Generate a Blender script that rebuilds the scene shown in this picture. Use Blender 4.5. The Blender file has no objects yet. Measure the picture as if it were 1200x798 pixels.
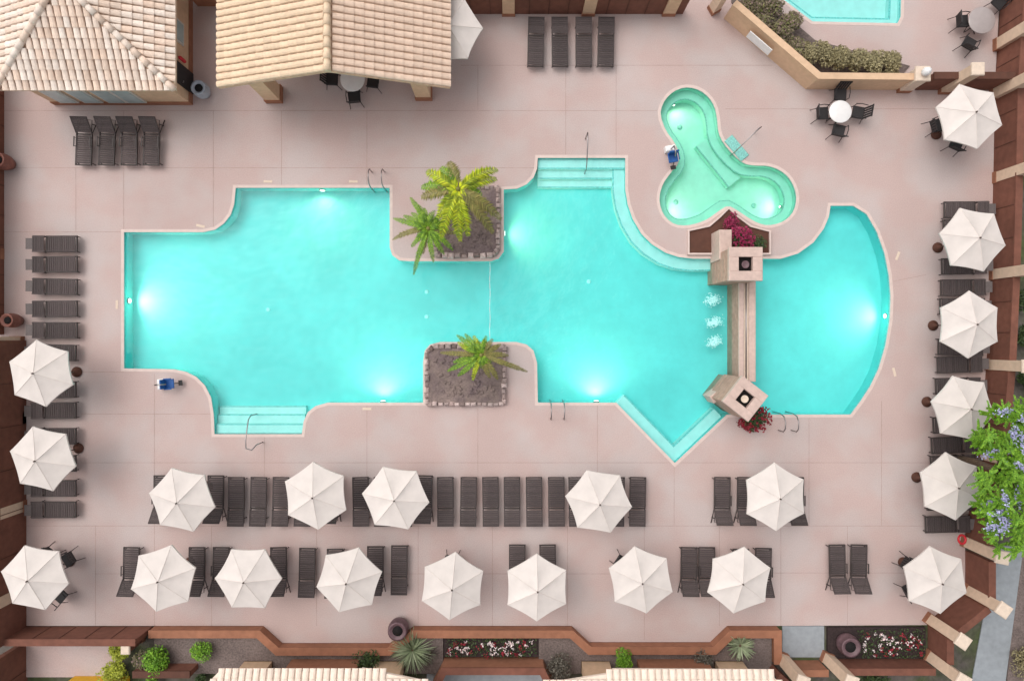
import bpy, math, random
from math import pi, sin, cos, radians, hypot, atan2
from mathutils import Vector, Matrix, geometry

random.seed(7)
H, S = 28.6, 28.0            # camera height (m), photograph pixels per metre on the deck
def P(px, py, z=0.0):
    k = (H - z) / H / S
    return Vector(((px-600)*k, (399-py)*k, z))
def PL(pts, z=0.0): return [P(a, b, z) for a, b in pts]

scene = bpy.context.scene
col = scene.collection

# ------------------------------------------------------------------ materials
def mat(name, c, rough=0.8, var=0.12, scale=6.0, bump=0.0, bscale=40.0, metal=0.0, spec=0.4,
        island=0.0, big=0.0, bigscale=0.3, tint=None, objrand=0.0, translucent=0.0):
    m = bpy.data.materials.new(name); m.use_nodes = True
    nt = m.node_tree; N = nt.nodes; L = nt.links
    b = N['Principled BSDF']
    b.inputs['Roughness'].default_value = rough
    b.inputs['Metallic'].default_value = metal
    b.inputs['Specular IOR Level'].default_value = spec
    tc = N.new('ShaderNodeTexCoord')
    def noise(s, d=5):
        n = N.new('ShaderNodeTexNoise'); n.inputs['Scale'].default_value = s; n.inputs['Detail'].default_value = d
        L.new(tc.outputs['Object'], n.inputs['Vector']); return n.outputs['Fac']
    def mapr(src, lo, hi, a=0.3, z=0.7):
        r = N.new('ShaderNodeMapRange'); r.inputs[1].default_value = a; r.inputs[2].default_value = z
        r.inputs[3].default_value = lo; r.inputs[4].default_value = hi; L.new(src, r.inputs[0]); return r.outputs[0]
    def mul(a, bb):
        q = N.new('ShaderNodeMath'); q.operation = 'MULTIPLY'; L.new(a, q.inputs[0]); L.new(bb, q.inputs[1]); return q.outputs[0]
    f = mapr(noise(scale), 1-var, 1+var)
    if big: f = mul(f, mapr(noise(bigscale, 8), 1-big, 1+big))
    if island:
        g = N.new('ShaderNodeNewGeometry'); f = mul(f, mapr(g.outputs['Random Per Island'], 1-island, 1+island, 0, 1))
    if objrand:
        g = N.new('ShaderNodeObjectInfo'); f = mul(f, mapr(g.outputs['Random'], 1-objrand, 1+objrand, 0, 1))
    base = N.new('ShaderNodeRGB'); base.outputs[0].default_value = (*c, 1)
    csrc = base.outputs[0]
    if tint:
        mx = N.new('ShaderNodeMix'); mx.data_type = 'RGBA'
        mx.inputs[6].default_value = (*c, 1); mx.inputs[7].default_value = (*tint, 1)
        if island:
            g = N.new('ShaderNodeNewGeometry'); ad = N.new('ShaderNodeMath'); ad.operation = 'FRACT'
            m7 = N.new('ShaderNodeMath'); m7.operation = 'MULTIPLY'; m7.inputs[1].default_value = 7.31
            L.new(g.outputs['Random Per Island'], m7.inputs[0]); L.new(m7.outputs[0], ad.inputs[0]); L.new(ad.outputs[0], mx.inputs[0])
        else:
            L.new(mapr(noise(bigscale*1.7, 6), 0, 1, .42, .62), mx.inputs[0])
        csrc = mx.outputs[2]
    v = N.new('ShaderNodeVectorMath'); v.operation = 'SCALE'
    L.new(csrc, v.inputs[0]); L.new(f, v.inputs['Scale'])
    L.new(v.outputs[0], b.inputs['Base Color'])
    if bump:
        bp = N.new('ShaderNodeBump'); bp.inputs['Strength'].default_value = bump; bp.inputs['Distance'].default_value = 0.02
        L.new(noise(bscale, 4), bp.inputs['Height']); L.new(bp.outputs[0], b.inputs['Normal'])
    if translucent:
        t = N.new('ShaderNodeBsdfTranslucent'); L.new(v.outputs[0], t.inputs['Color'])
        mx = N.new('ShaderNodeMixShader'); mx.inputs[0].default_value = translucent
        L.new(b.outputs[0], mx.inputs[1]); L.new(t.outputs[0], mx.inputs[2])
        L.new(mx.outputs[0], N['Material Output'].inputs['Surface'])
    return m

M = {}
M['deck'] = mat('deck_concrete', (.475,.355,.33), .85, .10, 28, .35, 90, big=.06, bigscale=.28, tint=(.475,.395,.378))
M['joint'] = mat('joint', (.37,.265,.235), .9, .2, 3)
M['coping'] = mat('coping', (.60,.48,.44), .7, .06, 5, .15, 60)
M['soil'] = mat('soil', (.15,.115,.105), .95, .3, 14, .8, 30, big=.2, bigscale=1)
M['darksoil'] = mat('dark_soil', (.035,.022,.022), .95, .35, 14, .8, 30)
M['ground'] = mat('ground', (.10,.085,.075), .95, .25, 5, .6, 12, big=.3, bigscale=.4, tint=(.06,.075,.03))
M['path'] = mat('path', (.26,.28,.30), .85, .1, 4, .3, 40, big=.1)
M['stucco'] = mat('peach_stucco', (.60,.41,.27), .9, .07, 5, .3, 50, big=.08, bigscale=.8)
M['pillar'] = mat('cream_stucco', (.62,.46,.34), .9, .07, 5, .3, 50, big=.08, bigscale=.8)
M['cap'] = mat('cap_stone', (.64,.52,.42), .85, .08, 7, .3, 40)
M['brown'] = mat('brown_wall', (.165,.064,.042), .85, .14, 4, .3, 30, big=.15, bigscale=.7)
M['terra'] = mat('terracotta_wall', (.29,.125,.072), .85, .12, 4, .3, 30, big=.12, bigscale=.7)
M['darkbrown'] = mat('dark_brown', (.09,.035,.022), .8, .15, 4)
M['roof_cream_shaded'] = mat('roof_tile_cream_shaded', (.68,.51,.40), .85, .08, 8, .2, 30, island=.06)  # ramada pitch away from the light: shade mixed into a pinker, darker cream
M['roof_pink'] = mat('roof_tile_weathered', (.72,.55,.44), .85, .10, 8, .2, 30, island=.10, tint=(.80,.70,.62))
M['roof_cream'] = mat('roof_tile_cream', (.70,.535,.38), .85, .08, 8, .2, 30, island=.07)
M['roof_white'] = mat('roof_tile_white', (.76,.63,.53), .85, .08, 8, .2, 30, island=.08)
M['roofbase'] = mat('roof_underlay', (.60,.40,.28), .9, .15, 5)
M['canvas'] = mat('canvas', (.685,.622,.585), .85, .05, 2.5, .35, 7, big=.04, bigscale=.9, objrand=.04, translucent=.12)
M['canvas2'] = mat('canvas_binding', (.70,.62,.58), .85, .04, 3)
M['metal_dark'] = mat('dark_metal', (.04,.032,.03), .5, .1, 6, metal=.3)
M['bronze'] = mat('bronze_pole', (.12,.09,.075), .45, .1, 6, metal=.5)
M['sling'] = mat('sling_weave', (.066,.050,.049), .75, .2, 30, .4, 200, objrand=.2, island=.16)
M['sling2'] = mat('headrest_weave', (.13,.108,.105), .75, .15, 30, .3, 200, objrand=.15)
M['frame'] = mat('lounger_frame', (.045,.034,.032), .55, .1, 6)
M['black'] = mat('black_wicker', (.022,.019,.02), .65, .2, 30)
M['steel'] = mat('steel', (.34,.31,.31), .3, .05, 6, metal=1)
M['white'] = mat('white_plastic', (.75,.74,.74), .5, .05, 5)
M['tablewhite'] = mat('table_white', (.72,.70,.69), .35, .05, 4)
M['glass_top'] = mat('table_glass', (.34,.29,.28), .15, .05, 4, spec=.8)
M['blue'] = mat('blue_plastic', (.012,.085,.30), .45, .1, 5)
M['red'] = mat('red_paint', (.50,.02,.03), .5, .1, 5)
M['yellow'] = mat('yellow_paint', (.75,.42,.02), .6, .08, 5)
M['window'] = mat('window_painted_reflection', (.36,.44,.44), .12, .1, 2, spec=.8)  # pale base colour stands in for the reflection on the panes
M['winframe'] = mat('window_frame', (.55,.52,.48), .6, .05, 5)
M['stone'] = mat('stone', (.25,.18,.165), .9, .25, 9, .7, 25, island=.4, tint=(.44,.35,.33))
M['darkstone'] = mat('rock_bed', (.20,.15,.135), .95, .25, 12, .9, 18, big=.2, bigscale=1, tint=(.15,.11,.11))
M['tower'] = mat('tower_stone', (.53,.395,.345), .85, .09, 6, .4, 22, big=.08, bigscale=1.2)
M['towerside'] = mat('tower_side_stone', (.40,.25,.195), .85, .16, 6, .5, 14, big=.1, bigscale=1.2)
M['plaster'] = mat('pool_plaster', (.165,.69,.685), .8, .04, 2.2, big=.07, bigscale=.5)
M['spaplaster'] = mat('spa_plaster', (.36,.74,.64), .8, .05, 3)
M['step'] = mat('pool_step', (.50,.80,.78), .8, .05, 3)
M['pooltile'] = mat('pool_tile', (.20,.58,.57), .4, .35, 25)
M['spatile'] = mat('spa_tile', (.20,.50,.45), .4, .3, 20)
M['foam'] = mat('foam', (.45,.88,.87), .8, .1, 15)
M['pot'] = mat('pot_brown', (.20,.075,.055), .5, .2, 6)
M['potpurple'] = mat('pot_plum', (.13,.075,.085), .5, .2, 6)
M['potgrey'] = mat('pot_grey', (.34,.37,.42), .5, .12, 6)
M['inside_shade'] = mat('painted_inside_shade', (.008,.006,.006), .9, .1, 6)  # near-black paint standing in for shade inside openings
M['trunk'] = mat('trunk', (.13,.09,.06), .95, .3, 12, .8, 30)
def leafm(n, c, t, tr=.14, isl=.35): return mat(n, c, .6, .1, 4, island=isl, tint=t, translucent=tr)
M['palm_yellow'] = leafm('palm_yellow_green', (.20,.30,.01), (.50,.52,.02), .2, .45)
M['palm_green'] = leafm('palm_green', (.08,.20,.012), (.26,.40,.03))
M['palm_olive'] = leafm('palm_olive', (.17,.17,.04), (.27,.22,.07))
M['leaf_green'] = leafm('leaf_green', (.085,.22,.015), (.22,.40,.03))
M['leaf_dark'] = leafm('leaf_dark', (.03,.055,.02), (.07,.11,.03))
M['leaf_hedge'] = leafm('leaf_hedge', (.24,.20,.10), (.33,.29,.16))
M['leaf_hedge2'] = leafm('leaf_hedge_purple', (.16,.17,.05), (.24,.16,.15))
M['leaf_lime'] = leafm('leaf_lime', (.30,.34,.03), (.42,.45,.05))
M['leaf_sage'] = leafm('leaf_sage', (.22,.27,.15), (.36,.40,.26))
M['leaf_grey'] = leafm('leaf_grey', (.11,.10,.08), (.16,.14,.11))
M['flower_violet'] = leafm('flower_violet', (.28,.28,.50), (.48,.48,.66))
M['flower_red'] = leafm('flower_red', (.16,.006,.015), (.34,.02,.04))
M['flower_magenta'] = leafm('flower_magenta', (.20,.01,.05), (.36,.03,.10))
M['flower_white'] = leafm('flower_white', (.65,.62,.60), (.75,.55,.55))

def water(name, c):
    m = bpy.data.materials.new(name); m.use_nodes = True
    nt = m.node_tree; N = nt.nodes; L = nt.links; N.remove(N['Principled BSDF'])
    t = N.new('ShaderNodeBsdfTransparent'); t.inputs[0].default_value = (*c, 1)
    g = N.new('ShaderNodeBsdfGlossy'); g.inputs['Roughness'].default_value = .06
    fr = N.new('ShaderNodeFresnel'); fr.inputs[0].default_value = 1.33
    tc = N.new('ShaderNodeTexCoord'); n = N.new('ShaderNodeTexNoise'); n.inputs['Scale'].default_value = 2.2; n.inputs['Detail'].default_value = 3
    bp = N.new('ShaderNodeBump'); bp.inputs['Strength'].default_value = .6; bp.inputs['Distance'].default_value = .06
    L.new(tc.outputs['Object'], n.inputs[0]); L.new(n.outputs[0], bp.inputs['Height'])
    L.new(bp.outputs[0], g.inputs['Normal']); L.new(bp.outputs[0], fr.inputs['Normal'])
    mx = N.new('ShaderNodeMixShader'); L.new(fr.outputs[0], mx.inputs[0]); L.new(t.outputs[0], mx.inputs[1]); L.new(g.outputs[0], mx.inputs[2])
    L.new(mx.outputs[0], N['Material Output'].inputs['Surface'])
    return m
M['water'] = water('water', (.82,.985,.98))
M['spawater'] = water('spa_water', (.84,.97,.93))
def emis(name, c, s):
    m = bpy.data.materials.new(name); m.use_nodes = True; N = m.node_tree.nodes
    b = N['Principled BSDF']; b.inputs['Emission Color'].default_value = (*c, 1); b.inputs['Emission Strength'].default_value = s
    return m
M['lens'] = emis('lamp_lens', (1,.96,.82), 3)

# ------------------------------------------------------------------ mesh helpers
class MB:
    def __init__(s): s.v = []; s.f = []; s.sm = []
    def add(s, verts, faces, smooth=False):
        o = len(s.v); s.v += [tuple(v) for v in verts]; s.f += [tuple(i+o for i in f) for f in faces]
        s.sm += [smooth]*len(faces); return s
    def box(s, c, d, rz=0, top=1.0, mtx=None):
        hx, hy, hz = d[0]/2, d[1]/2, d[2]/2; vs = []
        for z in (-1, 1):
            k = top if z > 0 else 1
            for x, y in ((-1,-1),(1,-1),(1,1),(-1,1)):
                p = Vector((x*hx*k, y*hy*k, z*hz))
                if rz: p = Matrix.Rotation(rz, 3, 'Z') @ p
                p = p + Vector(c)
                if mtx: p = mtx @ p
                vs.append(p)
        return s.add(vs, [(3,2,1,0),(4,5,6,7),(0,1,5,4),(1,2,6,5),(2,3,7,6),(3,0,4,7)])
    def bbox(s, c, d, b=.02, rz=0):
        """box with chamfered upper edges"""
        hx, hy, hz = d[0]/2, d[1]/2, d[2]/2; R = Matrix.Rotation(rz, 3, 'Z'); vs = []
        for (ix, z) in ((0,-hz),(0,hz-b),(b,hz)):
            for x, y in ((-1,-1),(1,-1),(1,1),(-1,1)):
                vs.append(R @ Vector((x*(hx-ix), y*(hy-ix), z)) + Vector(c))
        fs = [(3,2,1,0),(8,9,10,11)]
        for l in (0, 4):
            for i in range(4):
                j = (i+1) % 4; fs.append((l+i, l+j, l+4+j, l+4+i))
        return s.add(vs, fs)
    def tube(s, pts, r, n=8, r2=None, smooth=True, caps=True):
        pts = [Vector(p) for p in pts]; vs = []; fs = []; m = len(pts); prev = None
        for i, p in enumerate(pts):
            t = (pts[min(i+1, m-1)] - pts[max(i-1, 0)])
            t = t.normalized() if t.length > 1e-9 else Vector((0,0,1))
            if prev is None:
                a = t.orthogonal().normalized()
            else:
                a = (prev - t*prev.dot(t)); a = a.normalized() if a.length > 1e-6 else t.orthogonal().normalized()
            prev = a; b = t.cross(a)
            rr = r if r2 is None else r + (r2-r)*i/(m-1)
            for k in range(n): q = 2*pi*k/n; vs.append(p + (a*cos(q)+b*sin(q))*rr)
        for i in range(m-1):
            for k in range(n): j = (k+1) % n; fs.append((i*n+k, i*n+j, (i+1)*n+j, (i+1)*n+k))
        if caps: fs.append(tuple(range(n-1, -1, -1))); fs.append(tuple((m-1)*n+k for k in range(n)))
        return s.add(vs, fs, smooth)
    def lathe(s, prof, c=(0,0,0), n=24, smooth=True):
        vs = []; fs = []; m = len(prof)
        for r, z in prof:
            for k in range(n): q = 2*pi*k/n; vs.append((c[0]+r*cos(q), c[1]+r*sin(q), c[2]+z))
        for i in range(m-1):
            for k in range(n): j = (k+1) % n; fs.append((i*n+k, i*n+j, (i+1)*n+j, (i+1)*n+k))
        fs.append(tuple(range(n-1, -1, -1))); fs.append(tuple((m-1)*n+k for k in range(n)))
        return s.add(vs, fs, smooth)
    def prism(s, poly, z0, z1, bottom=True):
        """closed polygon (2D, ccw or cw) extruded"""
        poly = [Vector((p[0], p[1])) for p in poly]
        if area(poly) < 0: poly = poly[::-1]
        n = len(poly)
        tri = geometry.tessellate_polygon([[Vector((p.x, p.y, 0)) for p in poly]])
        vs = [(p.x, p.y, z1) for p in poly] + [(p.x, p.y, z0) for p in poly]; fs = []
        for t in tri:
            a, b, c = t
            if (poly[b]-poly[a]).cross(poly[c]-poly[a]) < 0: t = (a, c, b)
            fs.append(tuple(t))
            if bottom: fs.append(tuple(n+i for i in t[::-1]))
        for i in range(n): j = (i+1) % n; fs.append((n+i, n+j, j, i))
        return s.add(vs, fs)
    def sheet(s, polys, z):
        """polygon with holes at height z"""
        allp = [Vector((p[0], p[1])) for pl in polys for p in pl]
        tri = geometry.tessellate_polygon([[Vector((p[0], p[1], 0)) for p in pl] for pl in polys]); fs = []
        for a, b, c in tri:
            cr = (allp[b]-allp[a]).cross(allp[c]-allp[a])
            if abs(cr) < 1e-9: continue
            fs.append((a, b, c) if cr > 0 else (a, c, b))
        return s.add([(p.x, p.y, z) for p in allp], fs)
    def wallring(s, poly, z0, z1):
        n = len(poly); vs = [(p[0], p[1], z0) for p in poly] + [(p[0], p[1], z1) for p in poly]
        return s.add(vs, [(i, (i+1) % n, n+(i+1) % n, n+i) for i in range(n)])
    def build(s, name, material, parent=None, loc=None):
        me = bpy.data.meshes.new(name); me.from_pydata(s.v, [], s.f); me.materials.append(material)
        me.polygons.foreach_set('use_smooth', s.sm)
        me.update(); me.validate()
        o = bpy.data.objects.new(name, me); col.objects.link(o)
        if parent: o.parent = parent
        if loc is not None: o.location = loc
        return o
def area(poly):
    return sum(poly[i][0]*poly[(i+1) % len(poly)][1]-poly[(i+1) % len(poly)][0]*poly[i][1] for i in range(len(poly)))/2
def offset(poly, d, closed=True):
    """offset to the left of travel by d, mitred"""
    n = len(poly); out = []
    for i in range(n):
        p = Vector((poly[i][0], poly[i][1]))
        a = Vector((poly[i-1][0], poly[i-1][1])) if (closed or i > 0) else None
        b = Vector((poly[(i+1) % n][0], poly[(i+1) % n][1])) if (closed or i < n-1) else None
        ns = []
        for u, w in ((a, p), (p, b)):
            if u is None or w is None: continue
            t = w-u
            if t.length < 1e-7: continue
            t.normalize(); ns.append(Vector((-t.y, t.x)))
        if len(ns) == 2:
            m = ns[0]+ns[1]; m.normalize(); k = max(.35, m.dot(ns[0])); q = p + m*(d/k)
        else: q = p + ns[0]*d
        out.append(q)
    return out
def smoothpoly(pts, it=2, closed=True):
    for _ in range(it):
        new = []; n = len(pts)
        for i in range(n if closed else n-1):
            a, b = pts[i], pts[(i+1) % n]
            new.append((a[0]*.75+b[0]*.25, a[1]*.75+b[1]*.25)); new.append((a[0]*.25+b[0]*.75, a[1]*.25+b[1]*.75))
        if not closed: new = [pts[0]]+new+[pts[-1]]
        pts = new
    return pts
def band(mb, line, w0, w1, z0, z1, closed=False):
    """solid strip between two offsets of a polyline"""
    a = offset(line, w0, closed); b = offset(line, w1, closed); n = len(line); vs = []
    for i in range(n):
        vs += [(a[i].x,a[i].y,z0),(a[i].x,a[i].y,z1),(b[i].x,b[i].y,z1),(b[i].x,b[i].y,z0)]
    fs = []
    for i in range(n if closed else n-1):
        j = (i+1) % n
        for k in range(4): l = (k+1) % 4; fs.append((i*4+k, j*4+k, j*4+l, i*4+l) if w1 < w0 else (i*4+l, j*4+l, j*4+k, i*4+k))
    if not closed: fs += [(0,1,2,3), tuple((n-1)*4+k for k in (3,2,1,0))]
    return mb.add(vs, fs)

def tag(o, label=None, cat=None, group=None, kind=None):
    if label: o['label'] = label
    if cat: o['category'] = cat
    if group: o['group'] = group
    if kind: o['kind'] = kind
    return o
def empty(name, loc=(0,0,0), rz=0.0, label=None, cat=None, group=None):
    e = bpy.data.objects.new(name, None); col.objects.link(e); e.location = loc; e.rotation_euler = (0,0,rz)
    e.empty_display_size = .2
    return tag(e, label, cat, group)
def struct(name, mb, material): return tag(mb.build(name, material), kind='structure')
def kids(o): return [c for c in bpy.data.objects if c.parent == o]
KID = {}
def copy_tree(o, parent=None):
    c = o.copy(); col.objects.link(c)
    if parent: c.parent = parent
    if o not in KID: KID[o] = kids(o)
    for ch in KID[o]: copy_tree(ch, c)
    return c

# ------------------------------------------------------------------ outlines (metres, from pixel measurements)
POOL = [(145,272),(238,272),(252,269),(262,262),(270,252),(274,240),(276,220),(457,220),(457,290),(460,299),(468,305),(480,306),(575,306),(584,303),(590,295),(590,222),
        (606,221),(617,216),(625,208),(629,198),(630,185),(733,185),(733,222),(736,240),(742,257),(752,274),(764,286),(780,296),(795,301),(812,303),
        (860,303),(915,303),(935,297),(953,284),(965,268),(971,254),(973,241),(1000,241),(1016,251),(1028,272),(1037,297),(1042,322),(1044,347),(1043,375),(1038,405),(1030,432),(1020,453),(1009,470),(997,486),
        (852,486),(791,543),(722,472),(630,472),(629,425),(625,411),(617,404),(605,401),(516,401),(504,404),(498,411),(496,424),
        (496,472),(384,472),(370,476),(361,483),(356,494),(354,509),(251,509),(250,485),(247,466),(240,452),(230,442),(218,436),(204,433),(145,432)]
SPA = [(773,135),(776,122),(784,111),(795,104),(808,102),(821,106),(831,114),(838,125),(841,140),(842,155),(848,168),(860,182),(872,192),(884,194),(900,194),(914,199),(925,208),
       (932,221),(934,234),(931,247),(924,256),(914,262),(900,265),(888,262),(877,256),(864,247),(853,241),(842,248),(830,257),(818,262),(805,265),(791,264),(780,256),(774,245),(772,231),(776,216),
       (786,202),(795,192),(796,180),(790,167),(780,154)]
KID_POOL = [(905,-70),(907,-8),(952,26),(1052,28),(1056,20),(1058,-70)]
def ccw(p): return p if area(p) > 0 else p[::-1]
pool = ccw([tuple(v[:2]) for v in PL(POOL)]); spa = ccw(smoothpoly([tuple(v[:2]) for v in PL(SPA)], 1)); kidp = ccw([tuple(v[:2]) for v in PL(KID_POOL)])
WALL_R = [(1166,104),(1164,210),(1161,320),(1156,425),(1147,530),(1130,632)]
DECK = [(-60,-130),(1178,-130),(1166,100),(1164,210),(1161,320),(1156,425),(1147,530),(1131,632),(1131,692),(1092,724),(1086,732),(912,733),(852,733),(832,752),(690,752),(670,733),(485,733),(457,753),(331,753),(309,733),(-60,733)]
deck_poly = [tuple(v[:2]) for v in PL(DECK)]

# ground, deck
g = MB(); g.sheet([[(-150,-150),(150,-150),(150,150),(-150,150)], [tuple(v[:2]) for v in PL([(120,80),(1060,80),(1060,560),(120,560)])], [tuple(v[:2]) for v in PL([(895,-80),(1065,-80),(1065,40),(895,40)])]], -.06)
struct('ground', g, M['ground'])
# large sheet continues to the horizon
g = MB(); g.sheet([[(-3000,-3000),(3000,-3000),(3000,3000),(-3000,3000)], [(-150,-150),(150,-150),(150,150),(-150,150)]], -.06)
struct('far_ground', g, M['ground'])
hp = offset(pool, -.001); hs = offset(spa, -.001); hk = offset(kidp, -.001)
d = MB(); d.sheet([deck_poly, [(v.x,v.y) for v in hp], [(v.x,v.y) for v in hs], [(v.x,v.y) for v in hk]], 0.0)
dp = ccw(deck_poly); d.wallring(dp, -.2, 0.0)
struct('pool_deck', d, M['deck'])
# side patio lower left, concrete pad, path
p = MB(); p.prism([v[:2] for v in PL([(30,749),(136,749),(136,793),(30,793)])], -.2, .01); struct('patio', p, M['deck'])
p = MB(); p.prism([v[:2] for v in PL([(917,733.5),(966,733.5),(966,770),(917,770)])], -.1, -.01); struct('concrete_pad', p, M['path'])
p = MB(); p.prism([v[:2] for v in PL([(1168,640),(1200,640),(1172,850),(1130,850)])], -.1, -.02); struct('footpath', p, M['path'])
p = MB(); p.prism([v[:2] for v in PL([(1196,630),(1230,450),(1300,450),(1270,850),(1176,850)])], -.1, -.025); struct('gravel_strip', p, M['soil'])
p = MB(); p.prism([v[:2] for v in PL([(500,786),(645,786),(645,850),(500,850)])], -.1, -.012); struct('walkway', p, M['path'])

# control joints
JO = [((30,616),(1092,616)),((95,436),(145,436)),((95,485),(250,485)),((95,542),(1098,542)),((5,272),(145,272)),((5,197),(626,197)),((5,130),(770,130)),((850,128),(1160,128)),
      ((540,77),(905,77)),((89,197),(89,272)),((145,130),(145,272)),((181,438),(181,733)),((112,616),(112,733)),((248,616),(248,733)),((371,616),(371,733)),((490,616),(490,733)),((577,616),(577,733)),
      ((665,616),(665,733)),((755,616),(755,750)),((843,616),(843,733)),((915,616),(915,733)),((993,616),(993,733)),((900,671),(1095,671)),((112,672),(845,672)),((948,490),(948,616)),((1033,470),(1033,616)),
      ((790,545),(790,616)),((700,475),(700,616)),((560,478),(560,616)),((430,475),(430,616)),((310,512),(310,616)),((1046,330),(1085,322)),
      ((250,130),(250,268)),((330,130),(330,217)),((430,130),(430,217)),((560,77),(560,130)),((663,80),(663,183)),((722,77),(722,183))]
j = MB()
for a, b in JO:
    A, B = P(*a), P(*b); dd = (B-A).normalized(); nn = Vector((-dd.y, dd.x, 0))*.009
    j.add([A-nn+Vector((0,0,.004)), B-nn+Vector((0,0,.004)), B+nn+Vector((0,0,.004)), A+nn+Vector((0,0,.004))], [(0,1,2,3)])
struct('deck_joints', j, M['joint'])

# ------------------------------------------------------------------ pools
WZ = -.09
def basin(name, outline, depth, plaster, tile, wmat, wname):
    root = empty(name); tag(root, kind='structure')
    b = MB(); wi = [tuple(v) for v in outline]
    b.wallring(wi[::-1], -depth, -.16); b.sheet([wi], -depth); b.build('shell', plaster, root)
    t = MB(); band(t, wi, 0, .004, -.17, 0.0, True); t.build('waterline_tile', tile, root)
    c = MB(); band(c, wi, 0.012, -.11, -.03, .008, True); c.build('coping', M['coping'], root)
    w = MB(); w.sheet([[(v.x, v.y) for v in offset(wi, .006)]], WZ); tag(w.build(wname, wmat), kind='structure')
    return root
pr = basin('main_pool', pool, .72, M['plaster'], M['pooltile'], M['water'], 'pool_water')
sr = basin('spa_pool', spa, .95, M['spaplaster'], M['spatile'], M['spawater'], 'spa_water')
kr = basin('plunge_pool', kidp, .6, M['step'], M['pooltile'], M['water'], 'plunge_water')

def steps(root, line, widths, name='step', m='step'):
    """line: px polyline along the wall, water on the left of travel; widths cumulative in metres with z"""
    ln = [tuple(v[:2]) for v in PL(line)]
    w0 = .004
    for w1, z in widths:
        s = MB(); band(s, ln, w0, w1, -1.0+.002, z); s.build(name, M[m], root)
        e = MB(); band(e, ln, w1-.055, w1+.004, z-.05, z+.004); e.build('tile_edge', M['pooltile'], root)
        w0 = w1+.003
steps(pr, [(733,185.6),(630.5,185.6)], [(.40,-.2),(.78,-.38),(1.12,-.54)])
steps(pr, [(858,302),(812,303),(795,301),(780,296),(764,286),(752,274),(742,257),(736,240),(733,222),(733,190)], [(.50,-.3)])
steps(pr, [(251,508.4),(354,508.4)], [(.40,-.2),(.78,-.38),(1.12,-.54)])
steps(pr, [(723,473),(791,543),(848,489)], [(.5,-.3)])
steps(kr, [(907,-8),(952,26),(1052,28),(1056,20),(1058,-40)], [(.35,-.3)])
# spa bench: ring between two outlines
sb = MB(); band(sb, [tuple(v) for v in spa], .004, .33, -.94, -.42, True); sb.build('bench', M['spaplaster'], sr)
sb = MB(); band(sb, [tuple(v) for v in spa], .325, .36, -.5, -.415, True); sb.build('tile_edge', M['spatile'], sr)
sb = MB(); band(sb, [tuple(v[:2]) for v in PL([(859,216),(820,167)])], 0, -.66, -.94, -.60); sb.build('step', M['spaplaster'], sr)
sb = MB(); band(sb, [tuple(v[:2]) for v in PL([(859,216),(820,167)])], .002, -.04, -.66, -.595); sb.build('tile_edge', M['spatile'], sr)
for q in ((803,141),(798,232),(893,236)):
    a = MB(); a.lathe([(.11,-.95),(.11,-.935),(.07,-.93)], P(*q)*1.0, 14); a.build('floor_drain', M['spatile'], sr)
# entry step notch beside the spa
q = MB(); R0 = P(863,174); q.bbox((R0.x, R0.y, .03), (1.1,.42,.06), .02, radians(-50)); tag(q.build('spa_step', M['spatile']), 'pale green tiled step pad between the spa edge and its slanted handrail', 'step')
q2 = MB()
o = bpy.data.objects['spa_step']

# lamps in the pool walls
def pool_lamp(px, py, dirx, diry, power, label, z=-.36, spread=162, down=.10, smooth=1.0, off=.06, tone=(1,.93,.70)):
    """dir in image sense (x right, y down), pointing into the water"""
    p = P(px, py); d = Vector((dirx, -diry, 0)).normalized()
    e = empty('pool_light', (p.x, p.y, z), atan2(d.y, d.x), label, 'pool light', 'underwater lights in the pool walls')
    b = MB(); b.tube([(off-.09,0,0),(off-.05,0,0)], .13 if off < .2 else .07, 20); b.build('bezel', M['steel'], e)
    b = MB(); b.tube([(off-.05,0,0),(off-.035,0,0)], .10 if off < .2 else .05, 20); b.build('lens', M['lens'], e)
    l = bpy.data.lights.new('beam', 'SPOT'); l.energy = power; l.color = tone; l.spot_size = radians(spread); l.spot_blend = .8; l.shadow_soft_size = .12; l.use_nodes = True
    nt = l.node_tree; em = nt.nodes['Emission']; fo_ = nt.nodes.new('ShaderNodeLightFalloff'); fo_.inputs['Strength'].default_value = 1; fo_.inputs['Smooth'].default_value = smooth
    nt.links.new(fo_.outputs['Quadratic'], em.inputs['Strength'])
    lo = bpy.data.objects.new('lamp_beam', l); col.objects.link(lo); lo.parent = e; lo.location = (off,0,0)
    lo.rotation_euler = Vector((1,0,-down)).to_track_quat('-Z','Y').to_euler()
    return e
PW = 320
pool_lamp(146,352,1,0,PW*1.3,'bright round pool light in the short left wall of the main pool')
pool_lamp(375,221,0,1,PW*.7,'pool light in the top wall left of the two ladder rails', tone=(1,.78,.40))
pool_lamp(447,471,0,-1,PW,'pool light in the bottom wall left of the lower rock planter')
pool_lamp(591,272,1,0,PW*.7,'pool light in the side of the rock planter holding two palms', tone=(1,.78,.40))
pool_lamp(700,471,0,-1,PW*1.1,'pool light in the bottom wall just left of the pointed pool corner')
pool_lamp(1043,370,-1,0,PW*1.0,'pool light in the curved wall at the right end of the pool')
# spa lamps
def spa_lamp(px, py, dx, dy, label):
    return pool_lamp(px, py, dx, dy, 55, label, -.62, 165, .25, .3, .42, (1,.88,.62))
spa_lamp(790,108,.4,1,'pool light in the top lobe of the green spa')
spa_lamp(777,250,1,-.4,'pool light in the lower left lobe of the green spa')
spa_lamp(931,240,-1,-.1,'pool light in the right lobe of the green spa')

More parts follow.
